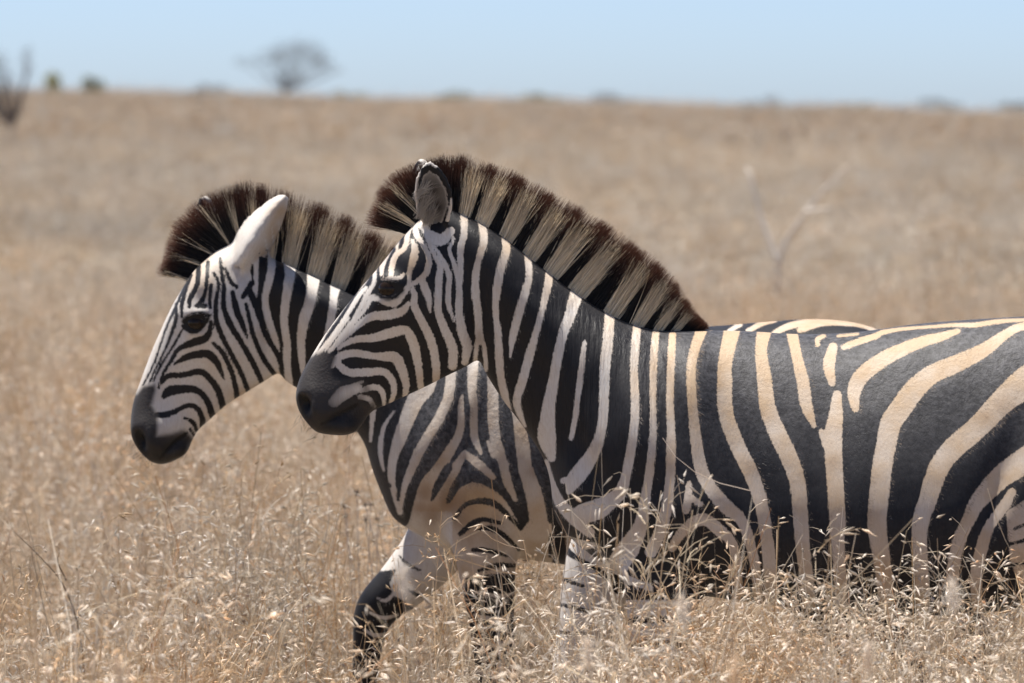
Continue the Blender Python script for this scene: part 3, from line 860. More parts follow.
def F_painted_sheen(uv, co, ch):  # where the sunlit upper flank's highlight is painted on black stripes
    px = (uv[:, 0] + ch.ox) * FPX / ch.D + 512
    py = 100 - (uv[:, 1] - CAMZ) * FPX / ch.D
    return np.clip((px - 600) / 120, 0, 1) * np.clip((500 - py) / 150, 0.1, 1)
def F_folds(uv, co, ch):
    px = (uv[:, 0] + ch.ox) * FPX / ch.D + 512
    py = 100 - (uv[:, 1] - CAMZ) * FPX / ch.D
    return np.clip((px - 500) / 60, 0, 1) * np.clip((720 - px) / 60, 0, 1) * np.clip((470 - py) / 60, 0, 1)
specF = dict(
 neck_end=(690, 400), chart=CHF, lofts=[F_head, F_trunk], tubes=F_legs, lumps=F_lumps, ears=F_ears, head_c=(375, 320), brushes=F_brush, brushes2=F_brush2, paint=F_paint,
 ear_paint=[('PW', [(422,178),(429,171),(438,176),(446,190),(448,205),(442,222),(434,230),(425,214),(420,196)]), W_((418,169,5),(414.5,185,6),(414.5,197,6),(419,211,8),(426,230,12)), W_((420,166,4),(429,162.5,4),(436,166,4)), W_((452,199,3),(450,212,4),(447,224,6),(440,234,8)),
            W_((425,225,8),(436,234,14)), W_((418,160,5),(421,161,5))],
 tan=F_tan, painted_sheen=F_painted_sheen, folds=F_folds, dirt=[(478, 340, 10, .5), (956, 470, 8, .35), (985, 415, 9, .35), (940, 425, 7, .25), (832, 462, 8, .3), (760, 470, 8, .25), (600, 445, 7, .3), (748, 465, 7, .3), (1000, 405, 10, .3)],
 muzzle=[(285,360),(308,357),(324,351),(336,357),(331,372),(334,380),(352,379),(362,379),(368,386),(376,396),(376,410),(366,428),(350,444),(300,446),(280,400)],
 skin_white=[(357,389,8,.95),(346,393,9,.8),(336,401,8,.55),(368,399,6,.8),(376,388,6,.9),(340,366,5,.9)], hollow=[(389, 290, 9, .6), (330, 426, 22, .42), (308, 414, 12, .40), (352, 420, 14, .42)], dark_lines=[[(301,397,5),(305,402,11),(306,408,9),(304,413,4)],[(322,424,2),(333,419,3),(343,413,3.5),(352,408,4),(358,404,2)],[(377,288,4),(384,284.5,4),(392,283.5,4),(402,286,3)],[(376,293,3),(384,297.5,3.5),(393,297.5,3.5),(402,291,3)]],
 ear_in=[(422,176),(429,169),(438,174),(447,190),(449,205),(443,222),(434,230),(424,214),(419,196)], ear_tan_shade=[(430,200,20,.3)], ear_dark=[(431,189,8,.8),(437,207,6,.85),(427,197,5,.7)],
 eye=(389, 288.5, .0195), mane_n=20000, mane_y=.022, 
 mane=[(409,230,367,223),(414,223,372,204),(420,216,381,189),(429,212,397,173),(440,211,424,161),(456,212,462,157),(480,221,504,170),(507,237,537,187),(529,254,566,203),
       (551,272,595,220),(579,289,623,239),(610,310,649,257),(636,322,669,276),(658,329,685,297),(676,331,695,312),(698,330,708,325)],
 mane_white=[(464,5),(481,6),(505,6.8),(528,6.6),(549.5,6.6),(577,8.4),(610,7.4),(636,6.2),(655.5,4.6),(672,4),(415.5,1.6),(424,1.2)],
 whiskers=[(318,428,.035),(350,430,.035),(305,418,.035)], ear_hair=[(420,215,430,192,-.085,(.35,.31,.27)),(428,222,436,205,-.08,(.30,.27,.24)),(416,196,430,184,-.09,(.40,.36,.32))],
 tail=(1245, 590, 1243, 720))
make_zebra(specF, front)

# ------------------------------------------------------------------ rear zebra
CHR = Chart(13.0, 650)
rear = empty('zebra', (CHR.ox, 13.0, 0))
tag(rear, 'zebra half hidden behind the other, with white backed ear and brown stained chest', 'zebra', 'two zebras walking in tall dry grass')
R_head = [
 (246, 240, 296, 345, .062, .8, 0), (232, 243, 288, 362, .076, .75, -.15), (217, 250, 276, 374, .088, .7, -.25), (204, 261, 262, 383, .098, .60, -.46),
 (193, 272, 246, 393, .101, .58, -.52), (182, 289, 231, 402, .096, .60, -.52), (172, 306, 219, 412, .083, .65, -.46), (163, 325, 208, 422, .068, .75, -.25),
 (154, 345, 200, 429, .057, .8, -.15), (146, 365, 195, 436, .051, .8, -.05), (139, 384, 191, 444, .050, .75, 0), (133, 402, 187, 453, .053, .72, 0),
 (130.5, 420, 176, 460, .055, .7, 0), (131, 434, 163, 465, .050, .7, 0), (136, 447, 150, 462, .034, .8, 0)]
R_trunk = [
 (240, 243, 268, 335, .056, .85, -.25), (256, 253, 276, 360, .066, .65, -.45), (270, 257, 284, 380, .076, .58, -.56), (303, 271, 298, 389, .090, .56, -.60), (335, 286, 318, 403, .104, .58, -.56),
 (380, 305, 346, 420, .120, .65, -.42), (430, 318, 364, 443, .142, .85, -.15), (475, 322, 371, 466, .168, .85, .05), (515, 322, 381, 492, .192, .85, .05), (555, 322, 398, 522, .212, .82, .05),
 (595, 323, 455, 548, .236, .78, .03), (645, 326, 550, 562, .262, .74, .0), (700, 327, 670, 578, .284, .72, -.02), (760, 322.5, 762, 582, .29, .72, -.03), (815, 319, 822, 572, .286, .72, 0),
 (862, 324, 868, 552, .268, .72, 0), (906, 341, 912, 522, .22, .75, 0), (935, 365, 938, 480, .15, .8, 0), (950, 395, 950, 440, .07, .9, 0)]
R_legs = [
 [(470, 440, -.12, .125, .060), (482, 500, -.135, .094, .066), (485, 540, -.135, .075, .060), (489, 585, -.13, .060, .052), (493, 630, -.125, .050, .046), (497, 680, -.12, .044, .042), (499, 712, -.12, .042, .040), (502, 760, -.12, .028, .028), (506, 815, -.12, .026, .026), (508, 848, -.12, .034, .032), (500, 872, -.12, .030, .030), (496, 886, -.12, .045, .042), (492, 905, -.12, .055, .050)],
 [(465, 450, .12, .115, .055), (455, 510, .12, .090, .060), (434, 552, .115, .076, .058), (402, 588, .115, .062, .050), (374, 616, .115, .050, .046), (366, 655, .115, .034, .034), (362, 710, .115, .027, .027), (358, 768, .115, .034, .032), (346, 790, .115, .030, .030), (340, 802, .115, .045, .042), (332, 820, .115, .052, .050)],
 [(870, 420, -.12, .15, .09), (845, 480, -.155, .135, .09), (835, 540, -.16, .11, .08), (860, 600, -.15, .075, .058), (890, 650, -.14, .052, .045), (905, 690, -.13, .046, .040), (903, 745, -.13, .032, .030), (898, 805, -.13, .028, .028), (894, 845, -.13, .035, .033), (886, 872, -.13, .032, .030), (882, 886, -.13, .046, .042), (878, 905, -.13, .055, .050)],
 [(870, 420, .12, .15, .09), (840, 480, .155, .135, .09), (815, 540, .16, .11, .08), (820, 600, .15, .075, .058), (835, 650, .14, .052, .045), (842, 690, .13, .046, .040), (836, 745, .13, .032, .030), (828, 805, .13, .028, .028), (824, 845, .13, .035, .033), (816, 872, .13, .032, .030), (812, 886, .13, .046, .042), (808, 905, .13, .055, .050)],
 [(935, 385, 0, .05, .05), (960, 405, 0, .032, .032), (972, 460, 0, .024, .024), (976, 540, 0, .020, .020), (975, 590, 0, .016, .016)]]
R_lumps = [(478, 425, -.105, .125, .105, .20, 14), (478, 425, .105, .125, .105, .20, 14), (425, 470, 0, .10, .14, .11, 0)]
R_ears = [
 dict(base=(240, 268), tip=(287, 195), w=.043, y=(-.045, -.080), bulge=-.125, open=0.0, bend=-.007, wprof=[.70, .92, 1.0, .86, .62, .42, .12]),
 dict(base=(226, 252), tip=(199, 197), w=.040, y=(.058, .105), bulge=.045, open=0.0, wprof=[.62, .84, 1.0, .92, .66, .42, .10])]
R_brush = [
 (196, 318, 24, 15, -20, .007), (203, 300, 14, 9, -60, -.006), (182, 350, 34, 8, 62, .005), (240, 348, 36, 44, 0, .008), (212, 382, 20, 24, 40, -.006),
 (170, 388, 20, 12, 55, -.004), (170, 425, 20, 14, 20, .006), (145, 430, 15, 18, 0, .007), (180, 455, 13, 8, 5, .006), (266, 350, 6, 30, 0, -.006),
 (440, 430, 22, 60, -30, .014), (520, 430, 16, 70, 10, -.013), (478, 480, 30, 30, 0, .014), (462, 400, 9, 60, -14, -.007), (452, 500, 8, 30, -20, -.008), (330, 320, 60, 12, -30, -.004), (488, 545, 10, 30, 0, .006)]
R_brush2 = [(140, 441, 6, 11, 10, -.022), (150, 441, 4.5, 10, 10, .008), (132,440,4,9,10,.004), (137, 428, 7, 6, 20, .003), (172, 446, 15, 2.6, 42, -.009), (182,449,9,6,40,.006), (158,446,7,9,20,.004),
            (197, 312, 13, 3.2, 4, .004), (197, 323, 12, 7, 0, -.006), (197, 333, 12, 3, -10, .003)]
R_neck_poly = [(258,246),(300,262),(345,285),(420,305),(520,318),(960,300),(1000,700),(545,700),(545,560),(400,525),(376,486),(360,440),(345,420),(300,392),(283,380),(280,362),(274,348),(266,330),(258,310),(254,290),(250,270)]
R_paint = [
 ('PW', [(100,150),(600,150),(1000,300),(1000,1000),(100,1000)]),
 ('PB', R_neck_poly),
 # neck whites
 W_((256,262,5),(256,279,5),(254.6,296,6)),
 W_((271,254,7),(271.6,267,8),(267.5,287,7),(265,301,6.5),(268.7,320,7),(276,341,5.5),(279,351,2)),
 W_((289,260,12),(290,273,10.5),(287,293,9),(284,320,8),(287,343,7.5),(287,367,8),(290,385,6)),
 W_((314,271,14),(312.6,287,11.5),(309,305.6,10.5),(304,320,10.5),(301,341,8),(302,358.7,7),(303,374,4)),
 W_((336,284,12),(334,296,8),(331,319,8),(326,345,8),(322,375,7),(322,400,6)),
 W_((362,298,10),(358,325,9),(350,360,9),(346,395,8)), W_((392,309,10),(390,335,9),(384,370,9)),
 # chest and shoulder whites
 W_((373,410.5,6),(372,423,4.5),(370.5,441,3)), W_((394.5,411,2),(384,427,4),(380.5,447,5),(381.6,462,4),(384,471,2)),
 W_((430,372,18),(425,388,18),(416,399,17),(408,417,15),(400,438,13),(394,455,9.5),(391.5,472,8),(393,488,6),(400,512,6)),
 W_((452,360,10),(451,373,10.5),(448.5,396,10),(440,416.5,10),(430,433,10),(420,450,10),(411,470,9.5),(403,488,8),(400,507,5)),
 W_((462,396,3),(461,407,6),(460,431,7.5),(451,449,10),(439,468,11),(427,484,13),(423,500,16)),
 W_((474,355,11),(473,366,11),(472,388,9),(474,408.6,7.5),(474,434,8),(480.5,453,4)),
 W_((492,360,10),(493,387,11),(493,416.6,11),(496,441.5,10.5),(503,462,10),(508,480,11),(516,497,9)), W_((488,442,3),(494,455,7)),
 W_((512,395,8),(518,416.6,11),(522,441.5,14),(525,466,14),(531,485,16),(537,505,19),(541,528.6,22),(543,555,22)),
 W_((465,453,6),(455,469,10),(446,484,11),(438,503,13)), W_((466.6,454.7,6),(478,463.5,9),(493,477,6)),
 ('PW', [(376,485),(386,505),(398,524),(403,526),(409,512),(414,496),(426,492),(440,497),(450,500),(460,488),(472,482),(490,486),(503,494),(514,512),(522,530),(530,520),(536,505),(548,508),(552,530),(552,700),(410,700),(340,700),(380,580)]),
 B_((405,462,9),(400,480,6),(398,500,3)),
 B_((363,438,5),(369,452,4.5),(376,465,4),(382,472,3)), B_((373.5,479,4),(384,482.5,5.5),(390,486,4)),
 B_((378,487,3),(388,504,3.5),(395,517,4.5),(402,523,6),(406,521,6),(409,506,8),(413,488,9.5),(421,470,10)),
 B_((421,470,9),(430,457,10),(440,443,10)), B_((432,500,3),(438,486,8),(448,468,9)),
 B_((448,502,4),(456,486,9),(468,472,10),(482,480,8),(500,489,9),(512,505,6),(522,526,4)),
 B_((513.5,468,9),(518,490,7),(524,512,3)), B_((538,465,10),(545,490,7),(550,522,3.5)), B_((551,535,4),(550,556,4)),
 B_((454,519,4),(464,506,4.5),(478,501,6),(494.5,503.7,7),(507.6,515,5),(521,529,4)),
 B_((460,534,5),(472.5,523.5,6),(484,519.5,5),(500,523,4)), B_((476,529,3),(491.5,528.6,5.5),(506,537,5),(519,550,3)),
 B_((472.5,550,4),(485.7,550,5.5),(507,556,3)), B_((478,571,3),(490,567,5),(500,565,5.5),(518,566,4)),
 # dark forearms and knees
 ('PB', [(466,578),(490,574),(535,572),(540,640),(530,700),(455,700),(462,620)]),
 W_((520,592,2),(500,596,4),(476,592,3)), W_((516,614,2),(494,619,5),(474,615,3)), W_((516,640,4),(494,645,6),(474,641,3)), W_((510,668,4),(488,673,6),(474,670,4)),
 ('PB', [(396,574),(388,588),(392,600),(402,606),(412,616),(430,622),(440,640),(380,720),(300,720),(340,610),(372,580)]),
 B_((404,592,2),(414,600,4),(424,603,3)), B_((398,562,2),(408,570,3.5),(420,575,2)), W_((392,600,3),(384,606,4),(376,604,2)), W_((396,622,3),(382,624,4),(368,618,2)), W_((386,642,3),(374,642,4),(362,636,2)),
 # barrel behind the front zebra
 *[W_((x,340,9),(x-4,400,12),(x+6,470,13),(x+16,590,11)) for x in range(560, 800, 36)],
 W_((729,331,4),(740,324.5,5)), W_((748,331,5),(762,323.5,5),(776,321,2.5)),
 W_((770,337,6),(780,330,6),(793,325,7),(812,322,7),(830,321.5,6)), W_((800,330,6),(822,322.8,7),(844,322.5,6.5),(866,327,4),(890,340,6),(915,370,10)),
 W_((800,470,14),(815,420,16),(850,380,18),(890,365,14)), W_((810,560,14),(830,500,18),(870,450,20),(930,420,14)),
 *[B_((300,y,7),(480,y-4,9),(700,y+2,9),(960,y,7)) for y in (690,715,745,775)],
 ('PB', [(300,860),(960,860),(960,960),(300,960)]), ('PB', [(310,775),(380,775),(380,860),(310,860)]),
 # head blacks
 B_((187.5,280.5,3),(180,297,3),(173,313,3),(167,326,2.6),(160,346,2.2),(153,366,2),(143,385,2)),
 B_((191.5,275,3),(186.5,287.6,4),(182,303,4.5),(181.5,317,3)),
 B_((176,304,3),(176,319,4),(171.6,333,3.5),(166,348,2.6),(156,368,2.2),(149,384,2)),
 B_((198.6,266,5),(197,285,5),(190,299,5),(189.5,307,4)), B_((208,262,4),(206,287.6,4),(203,299,4.5),(198,305.5,6)), B_((196,305.5,4),(205,306,5)),
 B_((211.5,285,4),(210,297,3.6),(210,308,3)),
 B_((214,273,3),(218.5,285,3.4),(216,302,4.4),(216,318,5),(219.7,331,5.5),(227,346,5),(235,361,5.2),(242,375,5.2),(250,396,5)),
 B_((220,258,3),(222,275,4),(224,289,4.5),(223.5,306,5.5),(230,324,6.5),(241,342,6),(253,363,6),(264,387,5)),
 B_((232.6,292,4.5),(236,308.7,7),(243,326,5.5),(247.5,339,2)),
 B_((246,304,3.5),(250,321.6,4.5),(254,337.6,5),(263,357.5,5.5),(275,375,5)),
 B_((250,292,7),(256,306,7),(261,320,6.5),(265.7,335,5.5),(276,352,5.5),(281,364,5.5),(282.5,377,4),(286,384,3)),
 B_((225,268,3),(231,282,4),(237,287,4)), B_((252,283,6),(243,297,5)),  # last stroke paints the shadow at the ear base
 B_((184,322,3.5),(190,316.5,4),(200,314.5,4),(209,315.5,3)), B_((183,326,4),(190,331,4.5),(199,329.5,4.5),(207,319,4)), B_((190,323,13),(200,322,13)),
 B_((211,322,4),(210,330,5),(205.6,338,8),(192,343,8),(181,347.5,5),(176,352,4.5),(171,361,4),(163,374,3),(158.7,388,2.5)),
 B_((182,330,2.5),(175,343,2.6),(163,362,2.5),(153,381,2.2)),
 B_((174,364.5,2),(185.6,357.6,6.5),(200,354,8),(209,354.5,8.5),(217,363,7),(224.5,380,2)),
 B_((161,384,3),(168,376,5.5),(183,375,6),(200,371.6,6.5),(210,379,6.5),(218.4,391,7),(224,411,7)),
 B_((164,396,6),(170,391,10),(185.6,389,8.5),(197,390.5,7),(206.7,400,6.5),(213,417,7)),
 B_((157,415,6),(167,414.5,6.5),(178,410,5),(188,405.5,5),(197,408,5.5),(202,418,6),(203,431,6)),
 B_((184.5,418,2.5),(192.7,422,4.5),(196.5,430,4)), B_((190,429,3),(194.5,436,3)),
 B_((213,343,3.5),(222,352,5),(231,370.5,5),(236,389,5.5),(237.5,403,6)),
]
def R_tan(uv, co, ch):
    px = (uv[:, 0] + ch.ox) * FPX / ch.D + 512
    py = 100 - (uv[:, 1] - CAMZ) * FPX / ch.D
    t = 0.55 * np.clip((px - 385) / 40, 0, 1) * np.clip((py - 330) / 60, 0, 1)
    t = np.maximum(t, 0.95 * np.exp(-((px - 470) / 60) ** 2 - ((py - 510) / 55) ** 2))
    t = np.where((px < 452) & (py > 512), t * 0.10, t)
    t = np.maximum(t, 0.9 * np.clip((px - 700) / 60, 0, 1))
    t = np.maximum(t, 0.5 * np.exp(-((px - 205) ** 2 + (py - 285) ** 2) / 22 ** 2))
    t = np.maximum(t, 0.6 * np.exp(-((px - 255) / 45) ** 2 - ((py - 392) / 9) ** 2))
    return t
def R_painted_sheen(uv, co, ch):  # where the sunlit chest's highlight is painted on black stripes
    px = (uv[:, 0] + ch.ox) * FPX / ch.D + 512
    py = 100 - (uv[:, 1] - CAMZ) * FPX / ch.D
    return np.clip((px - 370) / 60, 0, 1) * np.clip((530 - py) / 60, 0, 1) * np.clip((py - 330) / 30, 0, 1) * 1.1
def R_folds(uv, co, ch):
    return np.zeros(len(uv))
specR = dict(
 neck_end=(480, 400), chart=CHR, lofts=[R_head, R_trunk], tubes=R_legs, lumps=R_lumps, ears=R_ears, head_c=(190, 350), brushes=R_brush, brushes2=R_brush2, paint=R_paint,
 ear_paint=[('PW', [(150,150),(320,150),(320,320),(150,320)]), B_((221,256,2),(223,268,4),(228,277,4),(236,281,4)), B_((292,200,2),(290.5,208,3),(286,224,3),(277,245,2.5),(266,257,2)), B_((194,204,10),(200,212,8),(212,225,8))],
 tan=R_tan, painted_sheen=R_painted_sheen, folds=R_folds, dirt=[(450, 502, 18, .85), (432, 514, 16, .75), (424, 494, 12, .7), (462, 520, 12, .6), (447, 482, 9, .6), (420, 508, 12, .7), (470, 540, 14, .35), (500, 520, 12, .35), (437, 462, 8, .4), (535, 472, 9, .55), (470, 510, 10, .4), (478, 490, 14, .3), (465, 458, 5, .5)],
 muzzle=[(120,400),(137,393),(143,386),(155,384.5),(156,390),(152,405),(157,413),(158,423),(157,436),(170,434),(183,429),(189,434),(196,441),(192,460),(175,475),(130,475),(115,430)],
 skin_white=[(178,424,8,.7)], hollow=[(197, 323, 9, .5), (160, 454, 20, .42), (143, 452, 12, .42), (180, 447, 12, .42)], dark_lines=[[(138,432,5),(141,439,10),(141,446,9),(138,451,4)],[(160,459,2),(166,452,3),(172,445,3.5),(180,438,4),(187,433,2)],[(184,321,4),(190,316,4),(200,314,4),(210,315.5,3)],[(184,326,3),(191,331,3.5),(199,330,3.5),(208,319,3)]],
 ear_in=None, ear_tan_shade=[(284,214,13,.7),(276,235,14,.8),(264,252,12,.7)], ear_dark=[(200, 0, 1, 0)],  # brown tint paints the shaded right half of the ear
 eye=(197, 322.5, .0195), mane_n=18000, mane_y=.022,
 mane=[(189,277,157,272),(196,266,163,262),(206,256,167,246),(216,248,173,228),(224,243,184,213),(232,240,204,195),(242,243,228,187),(254,250,250,184),
       (268,256,269,188),(285,262,298,197),(303,271,324,207),(331,285,354,222),(360,298,387,240),(420,316,450,265),(500,322,525,285),(560,322,575,312)],
 mane_white=[(271,4),(289,6.5),(314,7.5),(337,7),(362,6),(392,6),(420,6),(450,6),(256,1.5)], streak=1.25, streak_max=262, wlen=(.72, .93),
 whiskers=[(148,456,.035),(178,452,.035),(137,448,.035)], ear_hair=[], tail=(975, 580, 972, 690))
make_zebra(specR, rear)

# ------------------------------------------------------------------ grass
def straw_material(name, transl=0.25, rough=0.6):
    m, nt, bs = new_mat(name)
    L = nt.links
    a = N(nt, 'ShaderNodeAttribute', attribute_name='col')
    oi = N(nt, 'ShaderNodeObjectInfo')
    geo = N(nt, 'ShaderNodeNewGeometry')
    hsv = N(nt, 'ShaderNodeHueSaturation')
    L.new(a.outputs['Color'], hsv.inputs['Color'])
    L.new(mth(nt, 'ADD', 0.80, mth(nt, 'MULTIPLY', oi.outputs['Random'], 0.42)), hsv.inputs['Value'])
    L.new(mth(nt, 'ADD', 0.75, mth(nt, 'MULTIPLY', mth(nt, 'FRACT', mth(nt, 'MULTIPLY', oi.outputs['Random'], 7.31)), 0.45)), hsv.inputs['Saturation'])
    # broad patches of browner and greyer growth across the field
    pn = N(nt, 'ShaderNodeTexNoise'); pn.inputs['Scale'].default_value = 0.16; pn.inputs['Detail'].default_value = 4
    L.new(geo.outputs['Position'], pn.inputs['Vector'])
    pr = N(nt, 'ShaderNodeMapRange'); pr.inputs['From Min'].default_value = 0.38; pr.inputs['From Max'].default_value = 0.62
    L.new(pn.outputs[0], pr.inputs[0])
    mul = N(nt, 'ShaderNodeMix'); mul.data_type = 'RGBA'; mul.blend_type = 'MULTIPLY'; mul.inputs[0].default_value = 1.0
    L.new(hsv.outputs[0], mul.inputs[6]); L.new(mixc(nt, pr.outputs[0], (0.82, 0.80, 0.80), (1.06, 1.0, 0.94)), mul.inputs[7])
    # small brown patches among the pale ones
    sn = N(nt, 'ShaderNodeTexNoise'); sn.inputs['Scale'].default_value = 2.2; sn.inputs['Detail'].default_value = 3
    L.new(geo.outputs['Position'], sn.inputs['Vector'])
    sr = N(nt, 'ShaderNodeMapRange'); sr.inputs['From Min'].default_value = 0.47; sr.inputs['From Max'].default_value = 0.62
    L.new(sn.outputs[0], sr.inputs[0])
    mu2 = N(nt, 'ShaderNodeMix'); mu2.data_type = 'RGBA'; mu2.blend_type = 'MULTIPLY'; mu2.inputs[0].default_value = 1.0
    L.new(mul.outputs[2], mu2.inputs[6]); L.new(mixc(nt, sr.outputs[0], (1.06, 1.07, 1.09), (0.97, 0.78, 0.57)), mu2.inputs[7])
    mul = mu2
    L.new(mul.outputs[2], bs.inputs['Base Color'])
    bs.inputs['Roughness'].default_value = rough
    bs.inputs['Specular IOR Level'].default_value = 0.3
    tr = N(nt, 'ShaderNodeBsdfTranslucent'); L.new(mul.outputs[2], tr.inputs[0])
    mx = N(nt, 'ShaderNodeMixShader'); mx.inputs[0].default_value = transl
    L.new(bs.outputs[0], mx.inputs[1]); L.new(tr.outputs[0], mx.inputs[2])
    L.new(mx.outputs[0], nt.nodes['Material Output'].inputs['Surface'])
    return m
STRAW = straw_material('dry_grass')

class GrassMesh:
    def __init__(s): s.V = []; s.F = []; s.C = []; s.n = 0
    def push(s, V, F, C):
        s.V.append(V); s.F.append(F + s.n); s.C.append(C); s.n += len(V)
    def ribbon(s, P, w, col, facing):
        """P (k,3) path, w (k,) width"""
        k = len(P)
        T = np.gradient(P, axis=0); T /= np.linalg.norm(T, axis=1)[:, None] + 1e-9
        sd = np.cross(T, facing); sd /= np.linalg.norm(sd, axis=1)[:, None] + 1e-9
        V = np.concatenate([P - sd * w[:, None] / 2, P + sd * w[:, None] / 2])
        i = np.arange(k - 1)
        F = np.stack([i, i + 1, k + i + 1, k + i], 1)
        s.push(V, F, np.tile(col, (2 * k, 1)))
    def spikelet(s, p, d, L, r, col):
        d = d / (np.linalg.norm(d) + 1e-9)
        a = np.cross(d, [0.3, 0.5, 0.8]); a /= np.linalg.norm(a) + 1e-9
        b = np.cross(d, a)
        ring = lambda t, q: [p + d * L * t + (a * math.cos(x) + b * math.sin(x)) * q for x in (0, 1.571, 3.142, 4.712)]
        V = np.array(ring(0, r * .25) + ring(.28, r) + ring(.6, r * .5) + ring(1, r * .04))
        F = []
        for q in range(3):
            for k in range(4):
                F.append((q * 4 + k, q * 4 + (k + 1) % 4, q * 4 + 4 + (k + 1) % 4, q * 4 + 4 + k))
        C = np.tile(col, (16, 1))
        s.push(V, np.array(F), C)
    def obj(s, name, link=False, tint=(1, 1, 1)):
        o = mesh_obj(name, np.concatenate(s.V), np.concatenate(s.F), STRAW, None, smooth=False, link=link)
        cattr(o.data, 'col', np.concatenate(s.C) * np.array(tint))
        return o

C_STRAW = np.array([0.60, 0.54, 0.44]); C_PALE = np.array([0.76, 0.725, 0.64]); C_BROWN = np.array([0.49, 0.375, 0.25])
C_HEAD = np.array([0.83, 0.79, 0.73]); C_GREY = np.array([0.36, 0.31, 0.27]); C_RUST = np.array([0.46, 0.25, 0.12])
def straw_col(r):
    q = r.random()
    c = C_STRAW if q < .45 else C_PALE if q < .62 else C_BROWN if q < .86 else C_RUST if q < .93 else C_GREY
    return c * r.uniform(.8, 1.15)

def stem_path(r, base, h, lean, k, curl=0.0):
    az = r.uniform(0, 2 * math.pi)
    dv = np.array([math.cos(az), math.sin(az), 0])
    t = np.linspace(0, 1, k)
    kink = r.normal(0, .02, 3); kink[2] = 0
    P = base + np.outer(t, [0, 0, h]) + np.outer(t ** 1.8, dv * lean * h) + np.outer(np.sin(t * 5), kink)
    P[:, 2] -= (t ** 3) * lean * h * 0.35 + curl * h * t ** 4
    return P, dv

def panicle(g, r, P, scale=1.0, n=None, col=None):
    """open seed head: thin branchlets with hanging spikelets along the top of the stem"""
    k = len(P)
    tip, top = P[-1], P[-2]
    seg = tip - P[max(0, k - 3)]
    n = n or r.integers(5, 11)
    for _ in range(n):
        t = r.random() ** 0.7
        p = P[max(0, k - 3)] + seg * t
        az = r.uniform(0, 2 * math.pi)
        br = np.array([math.cos(az), math.sin(az), r.uniform(-.2, .9)]) * r.uniform(.015, .055) * scale
        e = p + br
        m = (p + e) / 2 + np.array([0, 0, .004])
        g.ribbon(np.array([p, m, e]), np.array([.0011, .001, .0008]) * scale, C_STRAW * r.uniform(.8, 1.1), np.array([0.2, -1, .1]))
        d = br / np.linalg.norm(br) + np.array([0, 0, r.uniform(-1.2, .2)])
        c = (C_HEAD if col is None else col) * r.uniform(.6, 1.15)
        for _q in range(r.integers(1, 3)):
            g.spikelet(e + r.normal(0, .003, 3), d + r.normal(0, .35, 3), r.uniform(.011, .026) * scale, r.uniform(.0012, .0027) * scale, c)

def make_tuft(seed, nst, nlf, rad, hmin, hmax, wscale=1.0, heads=0.6, lean=(0.05, 0.5), tangled=0, k=6):
    r = np.random.default_rng(seed)
    g = GrassMesh()
    for _ in range(nlf):            # basal leaves
        b = np.append(r.normal(0, rad * .55, 2), -0.02)
        h = r.uniform(.30, .78) * hmax * .85
        P, dv = stem_path(r, b, h, r.uniform(.08, .55), k, r.uniform(0, .3))
        w = np.linspace(1, .12, k) * r.uniform(.0024, .0042) * wscale
        az = r.uniform(0, 6.28)
        g.ribbon(P, w, straw_col(r) * .92, np.array([math.cos(az), math.sin(az), .2]))
    for _ in range(nst):            # flowering stems
        b = np.append(r.normal(0, rad * .5, 2), -0.02)
        h = r.uniform(hmin, hmax)
        P, dv = stem_path(r, b, h, r.uniform(*lean), k)
        w = np.linspace(1, .45, k) * r.uniform(.0018, .0032) * wscale
        az = r.uniform(0, 6.28)
        g.ribbon(P, w, straw_col(r), np.array([math.cos(az), math.sin(az), .1]))
        if r.random() < heads: panicle(g, r, P, wscale ** .5)
    for _ in range(tangled):        # broken stems lying across the top of the sward
        z = r.uniform(.45, .95) * hmax
        p = np.append(r.normal(0, rad, 2), z)
        d = r.normal(0, 1, 3); d[2] *= .35; d /= np.linalg.norm(d)
        L = r.uniform(.08, .32)
        t = np.linspace(-.5, .5, 5)
        P = p + np.outer(t * L, d) + np.outer((t * 2) ** 2, r.normal(0, .02, 3))
        g.ribbon(P, np.full(5, r.uniform(.0014, .0026)) * wscale, straw_col(r), r.normal(0, 1, 3))
    return g

